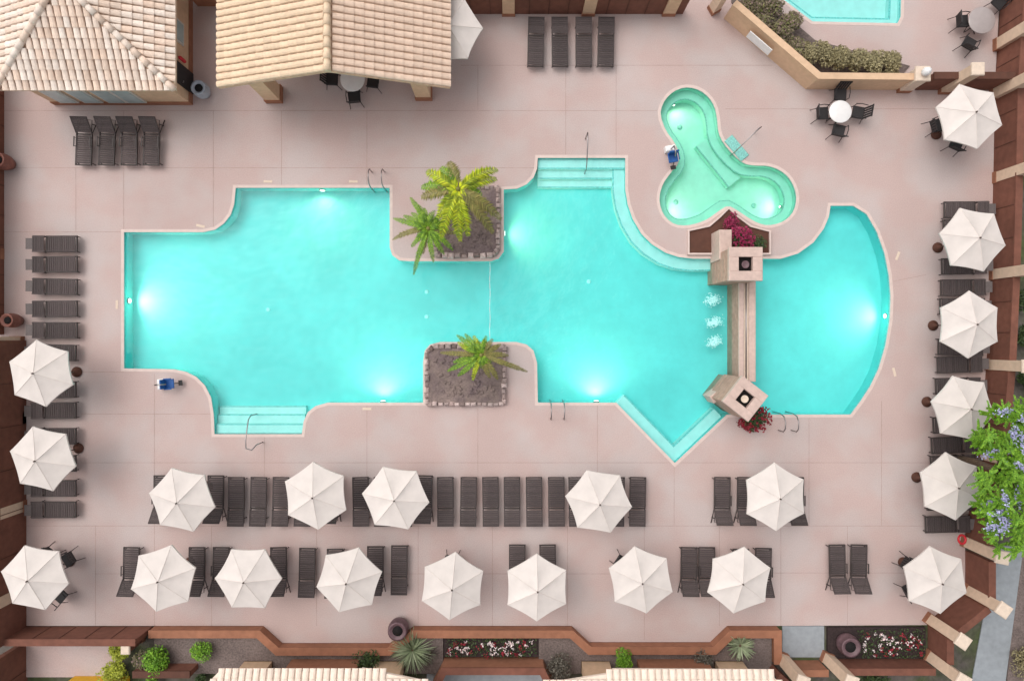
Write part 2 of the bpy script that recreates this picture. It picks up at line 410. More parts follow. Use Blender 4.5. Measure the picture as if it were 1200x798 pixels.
# rope
rp = MB(); A, B = P(574,307), P(574,400); pts = [A.lerp(B, i/20)+Vector((0.01*sin(i),0,WZ+.01)) for i in range(21)]
rp.tube(pts, .012, 6)
r_ = empty('lane_rope', (0,0,0), 0, 'thin pale rope across the narrow part of the pool between both rock planters', 'rope')
rp.build('rope', M['white'], r_)
fl = MB()
for i in range(1, 20, 2): fl.tube([pts[i]+Vector((0,.05,0)), pts[i]-Vector((0,.05,0))], .016, 8)
tag(fl.build('float', M['foam'], r_), kind='stuff')

b = MB()
for x_, y_ in ((500,342),(500,371),(314,363),(690,330)):
    c_ = P(x_, y_, -.7); b = MB(); b.lathe([(.09,0),(.09,.02),(.05,.03)], (c_.x,c_.y,-.72), 14); b.build('floor_fitting', M['foam'], pr)
# foam where the water spills from the divider
f = MB(); 
for cx, cy in ((838,351),(834,353),(840,376),(835,379),(839,398),(836,402)):
    for _ in range(150):
        p = P(cx+random.gauss(0,3.6), cy+random.gauss(0,2.8)); r = random.uniform(.008,.03)
        f.lathe([(r,0),(r*.8,r*.35),(r*.2,r*.5)], (p.x,p.y,WZ+.002), 7)
tag(f.build('foam', M['foam']), 'pale patches of foam on the water left of the stone divider', 'foam', kind='stuff')

# ------------------------------------------------------------------ walls and pillars
def wall(name, line, h, m, label, th=.22, side=1, cap=None, lines=0, zb=-.1):
    """line px: inner face base; thickness goes to side (1 = left of travel in world)"""
    ln = [tuple(v[:2]) for v in PL(line)]
    e = empty(name, (ln[0][0], ln[0][1], 0), 0, label, 'wall')
    lo = [(x-ln[0][0], y-ln[0][1]) for x, y in ln]
    b = MB(); band(b, lo, 0, th*side, zb, h); b.build('wall_face', M[m], e)
    c = MB(); band(c, lo, -.03*side, (th+.03)*side, h+.001, h+.07); c.build('coping', M[cap or m], e)
    if lines:
        g = MB()
        for i in range(len(lo)-1):
            a, bb = Vector(lo[i]), Vector(lo[i+1]); L = (bb-a).length; n = max(1, int(L/lines)); t = (bb-a)/L; nn = Vector((-t.y, t.x))*-side
            for k in range(1, n):
                c_ = a+t*(L*k/n)+nn*.008; g.box((c_.x, c_.y, h/2), (.03,.016,h-.05), atan2(t.y,t.x))
        if g.v: g.build('joint_strip', M['darkbrown'], e)
    return e
def pillar(px, py, label, h=2.1, w=.42, rz=None, m='pillar', l=None, lamp=False, group='cream pillars of the boundary wall'):
    p = P(px, py)
    if rz is None: rz = 0
    e = empty('pillar', p, rz, label, 'pillar', group)
    b = MB(); b.box((0,0,h/2-.05), (w, l or w, h+.1)); b.build('shaft', M[m], e)
    b = MB(); b.bbox((0,0,h+.05), (w+.10, (l or w)+.10, .10), .03); b.build('cap', M['cap'], e)
    b = MB(); b.box((0,0,.1), (w+.05, (l or w)+.05, .24)); b.build('base', M['terra'], e)
    if lamp:
        b = MB(); b.lathe([(.05,0),(.14,.05),(.17,.2),(.12,.34),(.03,.4)], (0,0,h+.1), 14); b.build('lamp_head', M['white'], e)
    return e

# top wall
wall('boundary_wall', [(800,17),(530,17)], 1.3, 'brown', 'brown wall along the top edge behind the four flat loungers', side=-1, lines=.75)
pillar(596,12.5,'cream pillar at the top edge just left of the four flat loungers', w=.5, m='stucco')
pillar(689,12.5,'cream pillar behind the four flat loungers at the top edge', w=.5, m='stucco')
pillar(783,12.5,'cream pillar at the top edge right of the four flat loungers', w=.5, m='stucco')
pillar(836,12,'cream pillar at the start of the low peach wall by the hedge', w=.36, rz=radians(30))
# low peach wall around hedge
wall('garden_wall', [(848,22),(944,105),(1052,106)], 1.15, 'stucco', 'low peach stucco wall bending round the hedge at upper right', side=1, cap='stucco', th=.2)
s_ = MB(); A, B = P(872,46.5), P(897,68); c = (A+B)/2; an = atan2(B.y-A.y, B.x-A.x)
nx = Vector((-sin(an), cos(an), 0))
s_.box((c.x-nx.x*.12, c.y-nx.y*.12, .72), ((B-A).length,.03,.5), an); sg = s_.build('notice_board', M['white'])
tag(sg, 'blank white notice board fixed on the slanted part of the peach wall', 'sign')
pillar(1058,102,'white capped pillar at the right end of the low peach wall', h=1.35, w=.5, m='cap', lamp=True)
wall('boundary_wall', [(1072,106),(1163,106)], 1.25, 'brown', 'brown wall joining the low peach wall and the upper right corner', side=1, cap='darkbrown')
pillar(1105,105,'slanting cream pillar just above the upper right umbrella', w=.4, h=2.1)
pillar(1165,112,'cream pillar in the upper right corner beside the white umbrella', w=.4)
pillar(1170,54,'cream pillar at the right edge above the upper right umbrella', w=.45)
# right wall
wall('boundary_wall', [(1178,-60),(1166,104)], 1.3, 'brown', 'brown wall at the top right corner beside the glass table', side=1, lines=.8)
wall('boundary_wall', WALL_R, 1.28, 'brown', 'long brown wall behind the loungers down the right side', side=1, lines=1.1)
pillar(1169,209,'cream pillar of the right wall, midway between the two highest umbrellas there', w=.42)
pillar(1165,322,'cream pillar of the right wall between the second and third umbrellas down', w=.42)
pillar(1160,427,'cream pillar of the right wall between the third and fourth umbrellas down', w=.42)
pillar(1150,531,'cream pillar of the right wall half hidden by the flowering tree', w=.42)
pl = pillar(1132,634,'cream pillar below the flowering tree with a red ring on it', w=.42, rz=radians(-12))
ring = MB(); n = 20
ring.tube([Vector((.17*cos(2*pi*k/n), 0, .17*sin(2*pi*k/n))) for k in range(n+1)], .045, 8)
ring_o = ring.build('life_ring', M['red']); rc = P(1126,631,1.0); ring_o.location = (rc.x-.02, rc.y+.0, 1.1); ring_o.rotation_euler = (radians(10),0,radians(78))
tag(ring_o, 'red life ring hanging on the cream pillar below the flowering tree', 'life ring')
wall('corner_wall', [(1131,645),(1131,688)], 1.4, 'brown', 'brown wall section right of the lower right umbrella beside the grey path', side=1)
pillar(1133,691,'cream pillar touching the right side of the lower right umbrella', w=.42, rz=radians(-35))
wall('corner_wall', [(1129,695),(1094,723)], 1.4, 'brown', 'slanted brown wall section just below the lower right umbrella', side=1)
pillar(1089,725,'cream pillar at the right end of the deck, above the flower bed', w=.42, rz=radians(-35))
wall('corner_wall', [(1088,732),(1088,762)], 1.2, 'brown', 'short brown wall closing the right end of the flower bed', side=1)
pillar(1089,768,'cream pillar at the bottom right corner below the flower bed', w=.42, rz=radians(-30))
wall('flower_bed_wall', [(1080,771),(972,771)], .9, 'brown', 'brown wall along the bottom of the right flower bed', side=1)
pillar(968,769,'cream pillar at the bottom left corner of the right flower bed', w=.4, rz=radians(-20), group='cream pillars of the lower garden')
pillar(915,769,'cream pillar at the bottom left of the pale grey pad', w=.4, rz=radians(-20), group='cream pillars of the lower garden')
wall('gate_wall', [(960,774),(922,774)], .8, 'terra', 'short terracotta wall below the pale grey pad', side=1)
# left side
wall('boundary_wall', [(5,-60),(5,392)], 1.5, 'brown', 'brown wall along the upper left edge of the deck', side=-1, lines=1.2)
wall('boundary_wall', [(31,399),(31,740)], 1.5, 'brown', 'brown wall along the lower left edge behind two white umbrellas', side=-1, lines=1.6)
wall('boundary_wall', [(31,752),(31,850)], 1.5, 'brown', 'dark brown wall left of the small patio at bottom left', side=-1, lines=1.0)
pillar(22,401,'cream pillar at the left edge just above the highest left umbrella', w=.45)
pillar(24,489,'cream pillar at the left edge between the two stacked umbrellas', w=.45)
pillar(25,592,'cream pillar at the left edge below the second umbrella', w=.45)
pillar(26,690,'cream pillar at the left edge behind the lower left corner umbrella', w=.45)
pillar(-1,298,'cream pillar stub at the far left edge beside the five uncovered loungers', w=.40)
# lower left wall with rails
wall('rail_wall', [(31,734),(178,734)], 1.2, 'brown', 'brown wall with slanting posts below the lower left umbrellas', side=-1, lines=1.0)
pillar(166,746,'slim post with a white cap beside the yellow green shrub', h=1.15, w=.26, m='brown')
# terracotta planter wall running along the bottom of the deck
wall('planter_wall', [(181,733.5),(309,733.5),(331,753.5),(457,753.5),(485,733.5),(670,733.5),(691,752.5),(832,752.5),(852,733.5),(910,733.5),(910,772)], .42, 'terra',
     'long low terracotta planter wall zigzagging along the bottom of the deck', side=-1, th=.26)
# beds behind it
def soil(name, pts, z, m='soil'):
    s = MB(); s.prism([v[:2] for v in PL(pts)], -.12, z); return struct(name, s, M[m])
soil('planting_bed', [(184,740.5),(306,740.5),(328,761),(459,761),(488,741),(520,741),(520,786),(184,786)], .22)
soil('planting_bed', [(631,741),(666,741),(687,760),(835,760),(856,741),(902,741),(902,786),(631,786)], .22)
soil('flower_soil', [(521,741),(630,741),(630,766),(521,766)], .26, 'darksoil')
soil('flower_soil', [(969,734),(1083,734),(1083,770),(969,770)], .1, 'darksoil')
soil('hedge_soil', [(857,4),(953,93),(1052,94),(1066,78),(955,48),(903,4),(899,-60),(857,-60)], .04)
# patio walls of the lower building
wall('patio_wall', [(344,769),(424,769)], 1.1, 'terra', 'terracotta patio wall below the planter between two peach piers at left', side=-1, cap='brown')
wall('patio_wall', [(508,795),(521,769),(636,769),(649,795)], 1.0, 'terra', 'terracotta patio wall below the narrow flower bed at bottom centre', side=-1, cap='brown')
wall('patio_wall', [(745,769),(826,769)], 1.1, 'terra', 'terracotta patio wall right of the round green shrub', side=-1, cap='brown')
wall('patio_wall', [(903,775),(930,800)], 1.0, 'brown', 'dark brown slanted wall at the right end of the lower roof', side=-1)
wall('side_wall', [(170,774),(235,774)], .9, 'brown', 'brown wall below the green bush at bottom left', side=-1, cap='darkbrown')

# ------------------------------------------------------------------ tiled roofs
def tiles(mb, o, u, v, poly, tw=.265, tl=.36):
    """o eave origin, u along eave, v up slope (unit), poly in uv metres"""
    o, u, v = Vector(o), Vector(u).normalized(), Vector(v).normalized(); n = u.cross(v)
    if n.z < 0: n = -n
    us = [p[0] for p in poly]; vs_ = [p[1] for p in poly]
    def inside(a, b):
        r = False; k = len(poly)
        for i in range(k):
            x1, y1 = poly[i]; x2, y2 = poly[(i+1) % k]
            if (y1 > b) != (y2 > b) and a < (x2-x1)*(b-y1)/(y2-y1)+x1: r = not r
        return r
    nu = int((max(us)-min(us))/tw)+1; nv = int((max(vs_)-min(vs_))/tl)+1
    for i in range(nu):
        for k in range(nv):
            a = min(us)+(i+.5)*tw; b = min(vs_)+(k+.5)*tl
            if not inside(a, b): continue
            jt = random.uniform(-.008,.008); pts = []
            for (vv, lift, wd) in ((b-tl*.56, .034, .47), (b+tl*.52, .008, .40)):
                for q in range(6):
                    th = pi*q/5
                    pts.append(o+u*(a+jt-cos(th)*tw*wd)+v*vv+n*(lift+sin(th)*.075))
            fs = [(q, q+1, 7+q, 6+q) for q in range(5)] + [(0,5,4,3,2,1)]
            mb.add(pts, fs, False)
def ridge(mb, A, B, r=.13, l=.38):
    A, B = Vector(A), Vector(B); n = max(1, int((B-A).length/l)); t = (B-A)/n
    for i in range(n):
        mb.tube([A+t*i-t*.06+Vector((0,0,.05)), A+t*(i+1)+Vector((0,0,.03))], r, 8, r*.82)

# hip roofed building upper left
he = 2.7; ex0, ex1, ey0, ey1 = -19.55, -12.78, 9.50, 21.0; mx = (ex0+ex1)/2; rise = 1.5; hy = ey0+3.38
bd = empty('hip_roof_building', (-16.2, 14, 0), 0, 'building at top left with a weathered pink hip roof and peach walls', 'building')
def bl(p): return (p[0]+16.2, p[1]-14, p[2])
wx1 = P(225,0).x; wy0 = P(0,122.5).y; wx0 = -19.1
b = MB(); b.box((((wx0+wx1)/2)+16.2, (wy0+20.6)/2-14, 1.33), (wx1-wx0, 20.6-wy0, 2.7)); b.build('wall', M['stucco'], bd)
b = MB(); b.box((((wx0+wx1)/2)+16.2, (wy0+20.6)/2-14, .13), (wx1-wx0+.08, 20.6-wy0+.08, .36)); b.build('plinth', M['terra'], bd)
b = MB(); z0 = he-.02
b.add([bl((ex0,ey0,z0)),bl((ex1,ey0,z0)),bl((ex1,ey1,z0)),bl((ex0,ey1,z0)),bl((mx,hy,z0+rise)),bl((mx,ey1,z0+rise))],[(0,1,4),(1,2,5,4),(3,0,4,5),(2,3,5),(3,2,1,0)]); b.build('roof', M['roofbase'], bd)
b = MB(); sl = hypot(3.385,rise)
S_ = tiles
tiles(b, bl((ex0,ey0,he)), (1,0,0), (0,3.38,rise), [(0,0),(6.77,0),(3.385,sl)])
tiles(b, bl((ex1,ey0,he)), (0,1,0), (-3.385,0,rise), [(0,0),(11.5,0),(11.5,sl),(3.38,sl)])
tiles(b, bl((ex0,ey1,he)), (0,-1,0), (3.385,0,rise), [(0,0),(11.5,0),(8.12,sl),(0,sl)])
b.build('roof_tiles', M['roof_pink'], bd)
b = MB(); ridge(b, bl((ex1,ey0,he+.02)), bl((mx,hy,he+rise+.05))); ridge(b, bl((ex0,ey0,he+.02)), bl((mx,hy,he+rise+.05))); ridge(b, bl((mx,hy,he+rise+.05)), bl((mx,ey1,he+rise+.05)))
b.build('ridge_tiles', M['roof_pink'], bd)
b = MB(); band(b, [(bl((x,y,0))[0], bl((x,y,0))[1]) for x,y in ((ex0,ey1),(ex0,ey0),(ex1,ey0),(ex1,ey1))], 0, .05, he-.16, he+.01); b.build('fascia', M['pillar'], bd)
for i, cx in enumerate((-18.3,-17.3,-16.3,-15.5)):
    e_ = bl((cx, wy0-.02, 1.05))
    f_ = MB(); f_.box((e_[0], e_[1], 1.05), (.78,.08,1.5)); fo = f_.build('window', M['winframe'], bd)
    g_ = MB(); g_.box((e_[0], e_[1]-.045, 1.05), (.64,.02,1.36)); g_.build('pane', M['window'], fo)
e_ = bl((wx1+.02, P(0,52).y, 1.3)); f_ = MB(); f_.box((e_[0], e_[1], 1.3), (.06,.9,1.0)); fo = f_.build('window', M['winframe'], bd)
g_ = MB(); g_.box((e_[0]+.035, e_[1], 1.3), (.02,.74,.84)); g_.build('pane', M['window'], fo)
e_ = bl((wx1+.03, P(0,99).y, 0)); f_ = MB(); f_.box((e_[0], e_[1], 1.0), (.07,.85,2.0)); fo = f_.build('door', M['black'], bd)
h_ = MB(); h_.tube([(e_[0]+.05,e_[1]-.3,1.0),(e_[0]+.1,e_[1]-.3,1.0),(e_[0]+.1,e_[1]-.22,1.0)], .015, 6); h_.build('handle', M['steel'], fo)
ex = MB(); ex.lathe([(.07,0),(.075,.05),(.075,.4),(.03,.46),(.03,.5)], (wx1+.13, P(0,83).y, .9), 12)
tag(ex.build('fire_extinguisher', M['red']), 'red cylinder on the peach wall beside the black door at upper left', 'extinguisher')

# open ramada with gabled roof
ge = 2.75; rx0 = P(256,0,ge).x; rx1 = P(527,0,ge).x; ry = P(0,103,ge).y; rz_ = 4.35; rmx = P(384,0,rz_).x; ryt = 17.5
rm = empty('ramada', (rmx, 14, 0), 0, 'open ramada at the top edge with a cream gabled tile roof on piers', 'ramada')
def rl(p): return (p[0]-rmx, p[1]-14, p[2])
b = MB(); t_ = .14
vs = []
for y in (ry, ryt):
    for dz in (0, -t_):
        vs += [rl((rx0,y,ge+dz)), rl((rmx,y,rz_+dz)), rl((rx1,y,ge+dz))]
b.add(vs, [(0,1,7,6),(1,2,8,7),(3,9,10,4),(4,10,11,5),(0,3,4,1),(1,4,5,2),(6,7,10,9),(7,8,11,10),(0,6,9,3),(2,5,11,8)]); b.build('roof', M['roofbase'], rm)
b = MB(); sl1 = hypot(rmx-rx0, rz_-ge); sl2 = hypot(rx1-rmx, rz_-ge)
tiles(b, rl((rx0,ryt,ge)), (0,-1,0), (rmx-rx0,0,rz_-ge), [(0,0),(ryt-ry,0),(ryt-ry,sl1),(0,sl1)])
b.build('roof_tiles', M['roof_cream'], rm)
b = MB(); tiles(b, rl((rx1,ry,ge)), (0,1,0), (rmx-rx1,0,rz_-ge), [(0,0),(ryt-ry,0),(ryt-ry,sl2),(0,sl2)])
b.build('roof_tiles', M['roof_cream_shaded'], rm)
b = MB(); ridge(b, rl((rmx,ry,rz_+.05)), rl((rmx,ryt,rz_+.05)), .15); b.build('ridge_tiles', M['roof_cream'], rm)
for (px, py) in ((322,112),(497,109),(322,-20),(497,-20)):
    q = P(px, py); b = MB(); b.box((q.x-rmx, q.y-14, 1.24), (.62,.62,2.56)); po = b.build('pier', M['stucco'], rm)
    b = MB(); b.box((q.x-rmx, q.y-14, .15), (.70,.70,.34)); b.build('plinth', M['terra'], po)
for px in (322,497):
    q = P(px, 100); b = MB(); b.box((q.x-rmx, (q.y+15.5)/2-14, 2.5), (.28, 15.5-q.y, .28)); b.build('beam', M['darkbrown'], rm)
w_ = MB(); 
wall('alley_wall', [(232,8),(256,8)], 2.2, 'terra', 'terracotta wall closing the gap between the two roofs at upper left', side=1)

# lower roofs
def low_roof(name, pts, z, label):
    """pts px outline of the eave; slope rises away from the deck"""
    q = [P(a, b, z) for a, b in pts]; y0 = max(v.y for v in q)
    e = empty(name, (q[0].x, y0, 0), 0, label, 'building')
    poly = [(v.x-q[0].x, v.y-y0) for v in q]
    b = MB(); lo = [(x, y, z - y*.35) for x, y in poly]; n = len(poly)
    b.add(lo+[(x, y, zz-.12) for x, y, zz in lo], [tuple(range(n)), tuple(range(2*n-1, n-1, -1))]+[(i,(i+1)%n,n+(i+1)%n,n+i) for i in range(n)]); b.build('roof', M['roof_white'], e)
    vy = 1/math.sqrt(1+.35**2); t = MB()
    tiles(t, (0,0,z+.005), (1,0,0), (0,-vy,.35*vy), [(x, -y/vy) for x, y in poly]); t.build('roof_tiles', M['roof_white'], e)
    xs = [p[0] for p in poly]; wb = MB(); wb.box(((min(xs)+max(xs))/2, -3.4, z/2-.1), (max(xs)-min(xs)-1.2, 2.4, z-.05)); wb.build('wall', M['stucco'], e)
    return e
low_roof('villa', [(243,800),(256,787),(282,787),(286,784),(422,786),(424,783),(505,797),(505,900),(240,900)], 2.75, 'villa at the bottom edge left of centre, only its white tiled roof edge showing')
low_roof('villa', [(636,799),(716,788),(718,784),(899,785),(914,800),(914,900),(636,900)], 2.75, 'villa at the bottom edge right of centre, only its white tiled roof edge showing')
for (px, lab) in ((305,'peach pier at the bottom left under the corner of the left white roof'),(458,'peach pier below the large pale yucca'),(697,'peach pier left of the round green shrub'),(852,'peach pier below the pale agave rosette')):
    pillar(px, 778, lab, h=2.0, w=1.15, l=.45, m='stucco', group='wide peach piers of the lower villas')

# ------------------------------------------------------------------ rock planters, towers
def rock_ring(mb, poly, sz=.24, h=.30):
    n = len(poly)
    for i in range(n):
        a, b_ = Vector(poly[i]), Vector(poly[(i+1) % n]); L = (b_-a).length; k = max(1, round(L/(sz*random.uniform(.7,1.1))))
        for q in range(k):
            c = a.lerp(b_, (q+.5)/k); an = atan2((b_-a).y,(b_-a).x)
            hh = h*random.uniform(.75,1.15)
            mb.bbox((c.x+random.uniform(-.02,.02), c.y+random.uniform(-.02,.02), hh/2-.02), (L/k*random.uniform(.86,1.0), .19*random.uniform(.7,1.2), hh), .05, an+random.uniform(-.12,.12))
def rock_planter(name, pts, label):
    poly = [tuple(v[:2]) for v in PL(pts)]; poly = ccw(poly); c = P(*pts[0])
    e = empty(name, (0,0,0), 0, label, 'planter')
    b = MB(); rock_ring(b, [tuple(v) for v in offset(poly, .11)]); b.build('stone_edge', M['stone'], e)
    b = MB(); b.prism([tuple(v) for v in offset(poly, .16)], -.02, .2); inner = offset(poly, .4); xs = [v.x for v in inner]; ys = [v.y for v in inner]
    for _ in range(90):
        x, y = random.uniform(min(xs),max(xs)), random.uniform(min(ys),max(ys)); r = random.uniform(.04,.16)
        b.bbox((x,y,.2), (r*1.5,r,r*.8), r*.25, random.uniform(0,3))
    b.build('rock_bed', M['darkstone'], e)
    return e
rock_planter('rock_planter', [(508,262),(524,250),(530,218),(587,218),(587,294),(579,303),(508,303)], 'stone edged planter jutting into the pool from above with two palms')
rock_planter('rock_planter', [(498,412),(507,403),(594,403),(594,476),(498,476)], 'stone edged planter in the lower pool edge with one spiky palm')

# planter by the spa
wf = empty('spa_planter', (0,0,0), 0, 'dark soil planter with pointed top between the spa and upper stone tower', 'planter')
b = MB(); b.prism([v[:2] for v in PL([(853,245),(862,254),(878,266),(900,272),(900,297),(807,297),(807,271),(830,266),(843,255)])], 0, .08); b.build('soil', M['darkbrown'], wf)
b = MB(); band(b, ccw([tuple(v[:2]) for v in PL([(853,243),(863,253),(879,265),(902,271),(902,299),(805,299),(805,270),(830,264.5),(842,254)])]), 0, .07, -.01, .16, True); b.build('kerb', M['coping'], wf)

def tower(px, py, rz, w, h, label, white=False):
    p = P(px, py)
    e = empty('stone_tower', (p.x,p.y,0), rz, label, 'tower')
    b = MB(); z = -1.0; 
    # tower body as coursed blocks
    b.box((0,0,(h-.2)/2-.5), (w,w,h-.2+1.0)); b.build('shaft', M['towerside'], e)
    g = MB()
    for k in range(5):
        zz = .1+k*(h-.3)/5; g.bbox((0,0,zz+.2), (w+.05,w+.05,(h-.3)/5-.03), .02)
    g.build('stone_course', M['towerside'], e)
    b = MB(); o_ = w/2+.07; i_ = .27
    for sx, sy, dx, dy in ((0,1,2*o_,o_-i_),(0,-1,2*o_,o_-i_),(1,0,o_-i_,2*i_),(-1,0,o_-i_,2*i_)):
        b.bbox((sx*(o_+i_)/2, sy*(o_+i_)/2, h-.03), (dx,dy,.2), .015)
    b.build('cap', M['tower'], e)
    b = MB(); b.box((0,0,h-.23), (2*i_+.02,2*i_+.02,.1)); b.build('opening', M['inside_shade'], e)  # near-black plate under the cap, painted as the shade of a deep shaft
    b = MB(); b.lathe([(.04,0),(.06,.1),(.13,.16),(.15,.19),(.13,.19),(.04,.13)], (0.0,-.02,h-.17), 16); b.build('fire_bowl', M['cap' if white else 'potpurple'], e)
    return e
th = 2.35; kx = H/(H-th)
tower(600+(873.5-600)/kx, 399-(399-309.5)/kx, 0, 1.15, th, 'tall square stone tower with dark square opening beside the spa planter')
tower(600+(873-600)/kx, 399+(467-399)/kx, radians(-38), 1.12, th, 'turned square stone tower with a white bowl in its opening', True)
# side slab by upper tower
b = MB(); A = P(840,297); b.bbox((A.x,A.y+.2,.55), (.5,1.2,1.3), .03); tag(b.build('stone_slab', M['tower']), 'pinkish stone slab standing left of the magenta bush by the upper tower', 'stone slab')
b = MB(); A = P(845,463); b.bbox((A.x-.25,A.y+.12,.3), (.9,.35,1.0), .03, radians(35)); tag(b.build('stone_slab', M['tower']), 'low stone slab against the left side of the turned stone tower', 'stone slab')
# divider
dv = empty('stone_divider', (0,0,0), 0, 'narrow stone weir wall with a water channel joining the two stone towers', 'divider wall')
A = P(858,326); B = P(885*1.0,446); x0 = P(858.5,0).x; x1 = P(885,0,.75).x; y0 = P(0,446).y; y1 = P(0,326).y
w3 = (x1-x0)
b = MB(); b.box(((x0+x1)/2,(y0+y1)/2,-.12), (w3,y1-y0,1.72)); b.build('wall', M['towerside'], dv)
b = MB()
for fx, fw in ((.14,.30),(.80,.40)): b.bbox((x0+w3*fx+.0, (y0+y1)/2, .78), (w3*fw, y1-y0, .1), .02)
b.build('cap', M['tower'], dv)
b = MB(); b.tube([(x0+w3*.445,y0+.05,.77),(x0+w3*.445,y1-.05,.77)], .03, 8); b.build('pipe', M['steel'], dv)
b = MB(); b.box((x0+w3*.445,(y0+y1)/2,.748), (w3*.29,y1-y0-.05,.012)); b.build('channel', M['cap'], dv)

# ------------------------------------------------------------------ foliage
def leafquad(mb, p, s, asp=.5, up=None):
    a = Vector((random.gauss(0,1),random.gauss(0,1),random.gauss(0,.6))).normalized()
    nrm = Vector((random.gauss(0,.6),random.gauss(0,.6),1)).normalized() if up is None else up
    b = nrm.cross(a)
    if b.length < .05: return
    b.normalize(); a = b.cross(nrm)
    mb.add([p-a*s, p-b*s*asp+a*s*.1, p+a*s, p+b*s*asp+a*s*.1], [(0,1,2,3)])
def shrub_mesh(r, h, n, leaf, squash=1.0, lumps=7, ax=1.0, ay=1.0):
    mb = MB(); cs = []
    for i in range(lumps):
        q = random.uniform(0,2*pi); rr = random.uniform(0,.55)*r
        cs.append((Vector((cos(q)*rr*ax, sin(q)*rr*ay, h*random.uniform(.4,.72))), r*random.uniform(.38,.6)))
    for i in range(n):
        c, cr = random.choice(cs); d_ = Vector((random.gauss(0,1),random.gauss(0,1),random.gauss(.25,1))).normalized()
        p = c + Vector((d_.x*cr*ax, d_.y*cr*ay, d_.z*cr*.8*squash))*random.uniform(.72,1.08)
        if p.z < .02: p.z = .02+random.random()*.1
        leafquad(mb, p, leaf*random.uniform(.6,1.3))
    return mb
def shrub(px, py, r, h, mt, label, n=900, leaf=.05, name='shrub', z=0.2, cat='shrub', group=None, flower=None, nf=80, ax=1, ay=1, lumps=7):
    p = P(px, py); e = empty(name, (p.x,p.y,z), 0, label, cat, group)
    shrub_mesh(r, h, n, leaf, lumps=lumps, ax=ax, ay=ay).build('foliage', M[mt], e)
    s = MB()
    for k in range(6):
        q = random.uniform(0,2*pi); s.tube([(0,0,-.1),(cos(q)*r*.3,sin(q)*r*.3,h*.4),(cos(q)*r*.6,sin(q)*r*.6,h*.75)], .02, 5, .008)
    s.build('stem', M['trunk'], e)
    if flower:
        f = MB()
        for _ in range(nf):
            q = random.uniform(0,2*pi); rr = r*math.sqrt(random.random()); c = Vector((cos(q)*rr*ax, sin(q)*rr*ay, h*.98*(1-.3*(rr/r)**2)+random.uniform(-.03,.05)))
            for _ in range(5): leafquad(f, c+Vector((random.gauss(0,.02),random.gauss(0,.02),random.gauss(0,.02))), random.uniform(.03,.055), .8)
        tag(f.build('flowers', M[flower], e), kind='stuff')
    return e
def blades(px, py, r, h, n, mt, label, name='yucca', w=.035, z=.2, droop=.4, cat='plant'):
    p = P(px, py); e = empty(name, (p.x,p.y,z), 0, label, cat); mb = MB()
    for i in range(n):
        q = random.uniform(0,2*pi); el = random.uniform(.15,1.35); L = r*random.uniform(.8,1.15)
        d_ = Vector((cos(q),sin(q),0)); sd = Vector((-sin(q),cos(q),0)); pts = []
        for k in range(5):
            t = k/4; rad_ = L*t*cos(el*(1-.4*t)); zz = h*sin(el)*t*1.1 - droop*L*t*t*.5*cos(el)+.08
            ww = w*(1-t)**.7*(1 if k else .7)+.003
            pts += [d_*rad_+sd*ww+Vector((0,0,zz)), d_*rad_+Vector((0,0,zz-.012)), d_*rad_-sd*ww+Vector((0,0,zz))]
        fs = []
        for k in range(4): fs += [(k*3,k*3+1,k*3+4,k*3+3),(k*3+1,k*3+2,k*3+5,k*3+4)]
        mb.add(pts, fs)
    mb.build('leaves', M[mt], e)
    b = MB(); b.lathe([(.07,-.1),(.08,.05),(.05,.16)], (0,0,0), 8); b.build('stem', M['trunk'], e)
    return e

# palms: fronds listed as (image angle clockwise from up, length)
def palm(px, py, z, fronds, mt, label, lw, ll, sp, dark='palm_olive', droop=.5, extra=0):
    k = (H-z)/H; gx, gy = 600+(px-600)*k, 399+(py-399)*k; p = P(gx, gy)
    e = empty('palm_tree', (p.x,p.y,.15), 0, label, 'palm tree')
    h = z-.15; t = MB()
    pts = [Vector((.04*sin(i*1.3), .03*cos(i*1.7), h*i/12-.1)) for i in range(13)]
    t.tube(pts, .13, 10, .085)
    for i in range(int(h/.12)): 
        zz = i*.12; t.lathe([(.12-.03*zz/h,0),(.15-.035*zz/h,.05),(.12-.03*zz/h,.1)], (.04*sin(zz/h*12*1.3), .03*cos(zz/h*12*1.7), zz), 9)
    t.build('trunk', M['trunk'], e)
    cr = MB(); cr.lathe([(.1,-.35),(.13,-.1),(.06,.15)], (0,0,h), 10); cr.build('crownshaft', M[dark], e)
    fronds = list(fronds)+[(random.uniform(0,360), random.uniform(.45,.75), None) for _ in range(extra)]
    for (ang, L, m_) in fronds:
        mb = MB(); a = radians(90-ang); d_ = Vector((cos(a),sin(a),0)); sd = Vector((-sin(a),cos(a),0)); n = int(L/sp); el = random.uniform(.35,.6) if L > .8 else random.uniform(.8,1.3)
        bend = random.uniform(-.12,.12)*L
        def cp(t): return Vector((0,0,h)) + d_*(L*(t*.97)) + sd*bend*t*t + Vector((0,0,L*(el*t - (el+droop)*t*t)))
        mb.tube([cp(i/8) for i in range(9)], .022, 5, .005)
        for i in range(2, n):
            t = i/n; c = cp(t); tg = (cp(min(1,t+.02))-cp(t-.02)).normalized(); l = ll*(sin(pi*min(1,t*.86+.12))**.6)*random.uniform(.8,1.15)
            for s in (-1,1):
                out = (sd*s*.82+tg*.62+Vector((0,0,random.uniform(-.15,.35)))).normalized()
                tip = c+out*l+Vector((0,0,-l*.3)); mid = c+out*l*.5; wv = tg*lw
                mb.add([c-wv*.6, c+wv*.6, mid+wv, tip, mid-wv], [(0,1,2,4),(4,2,3)])
        mb.build('frond', M[m_ or mt], e)
    return e
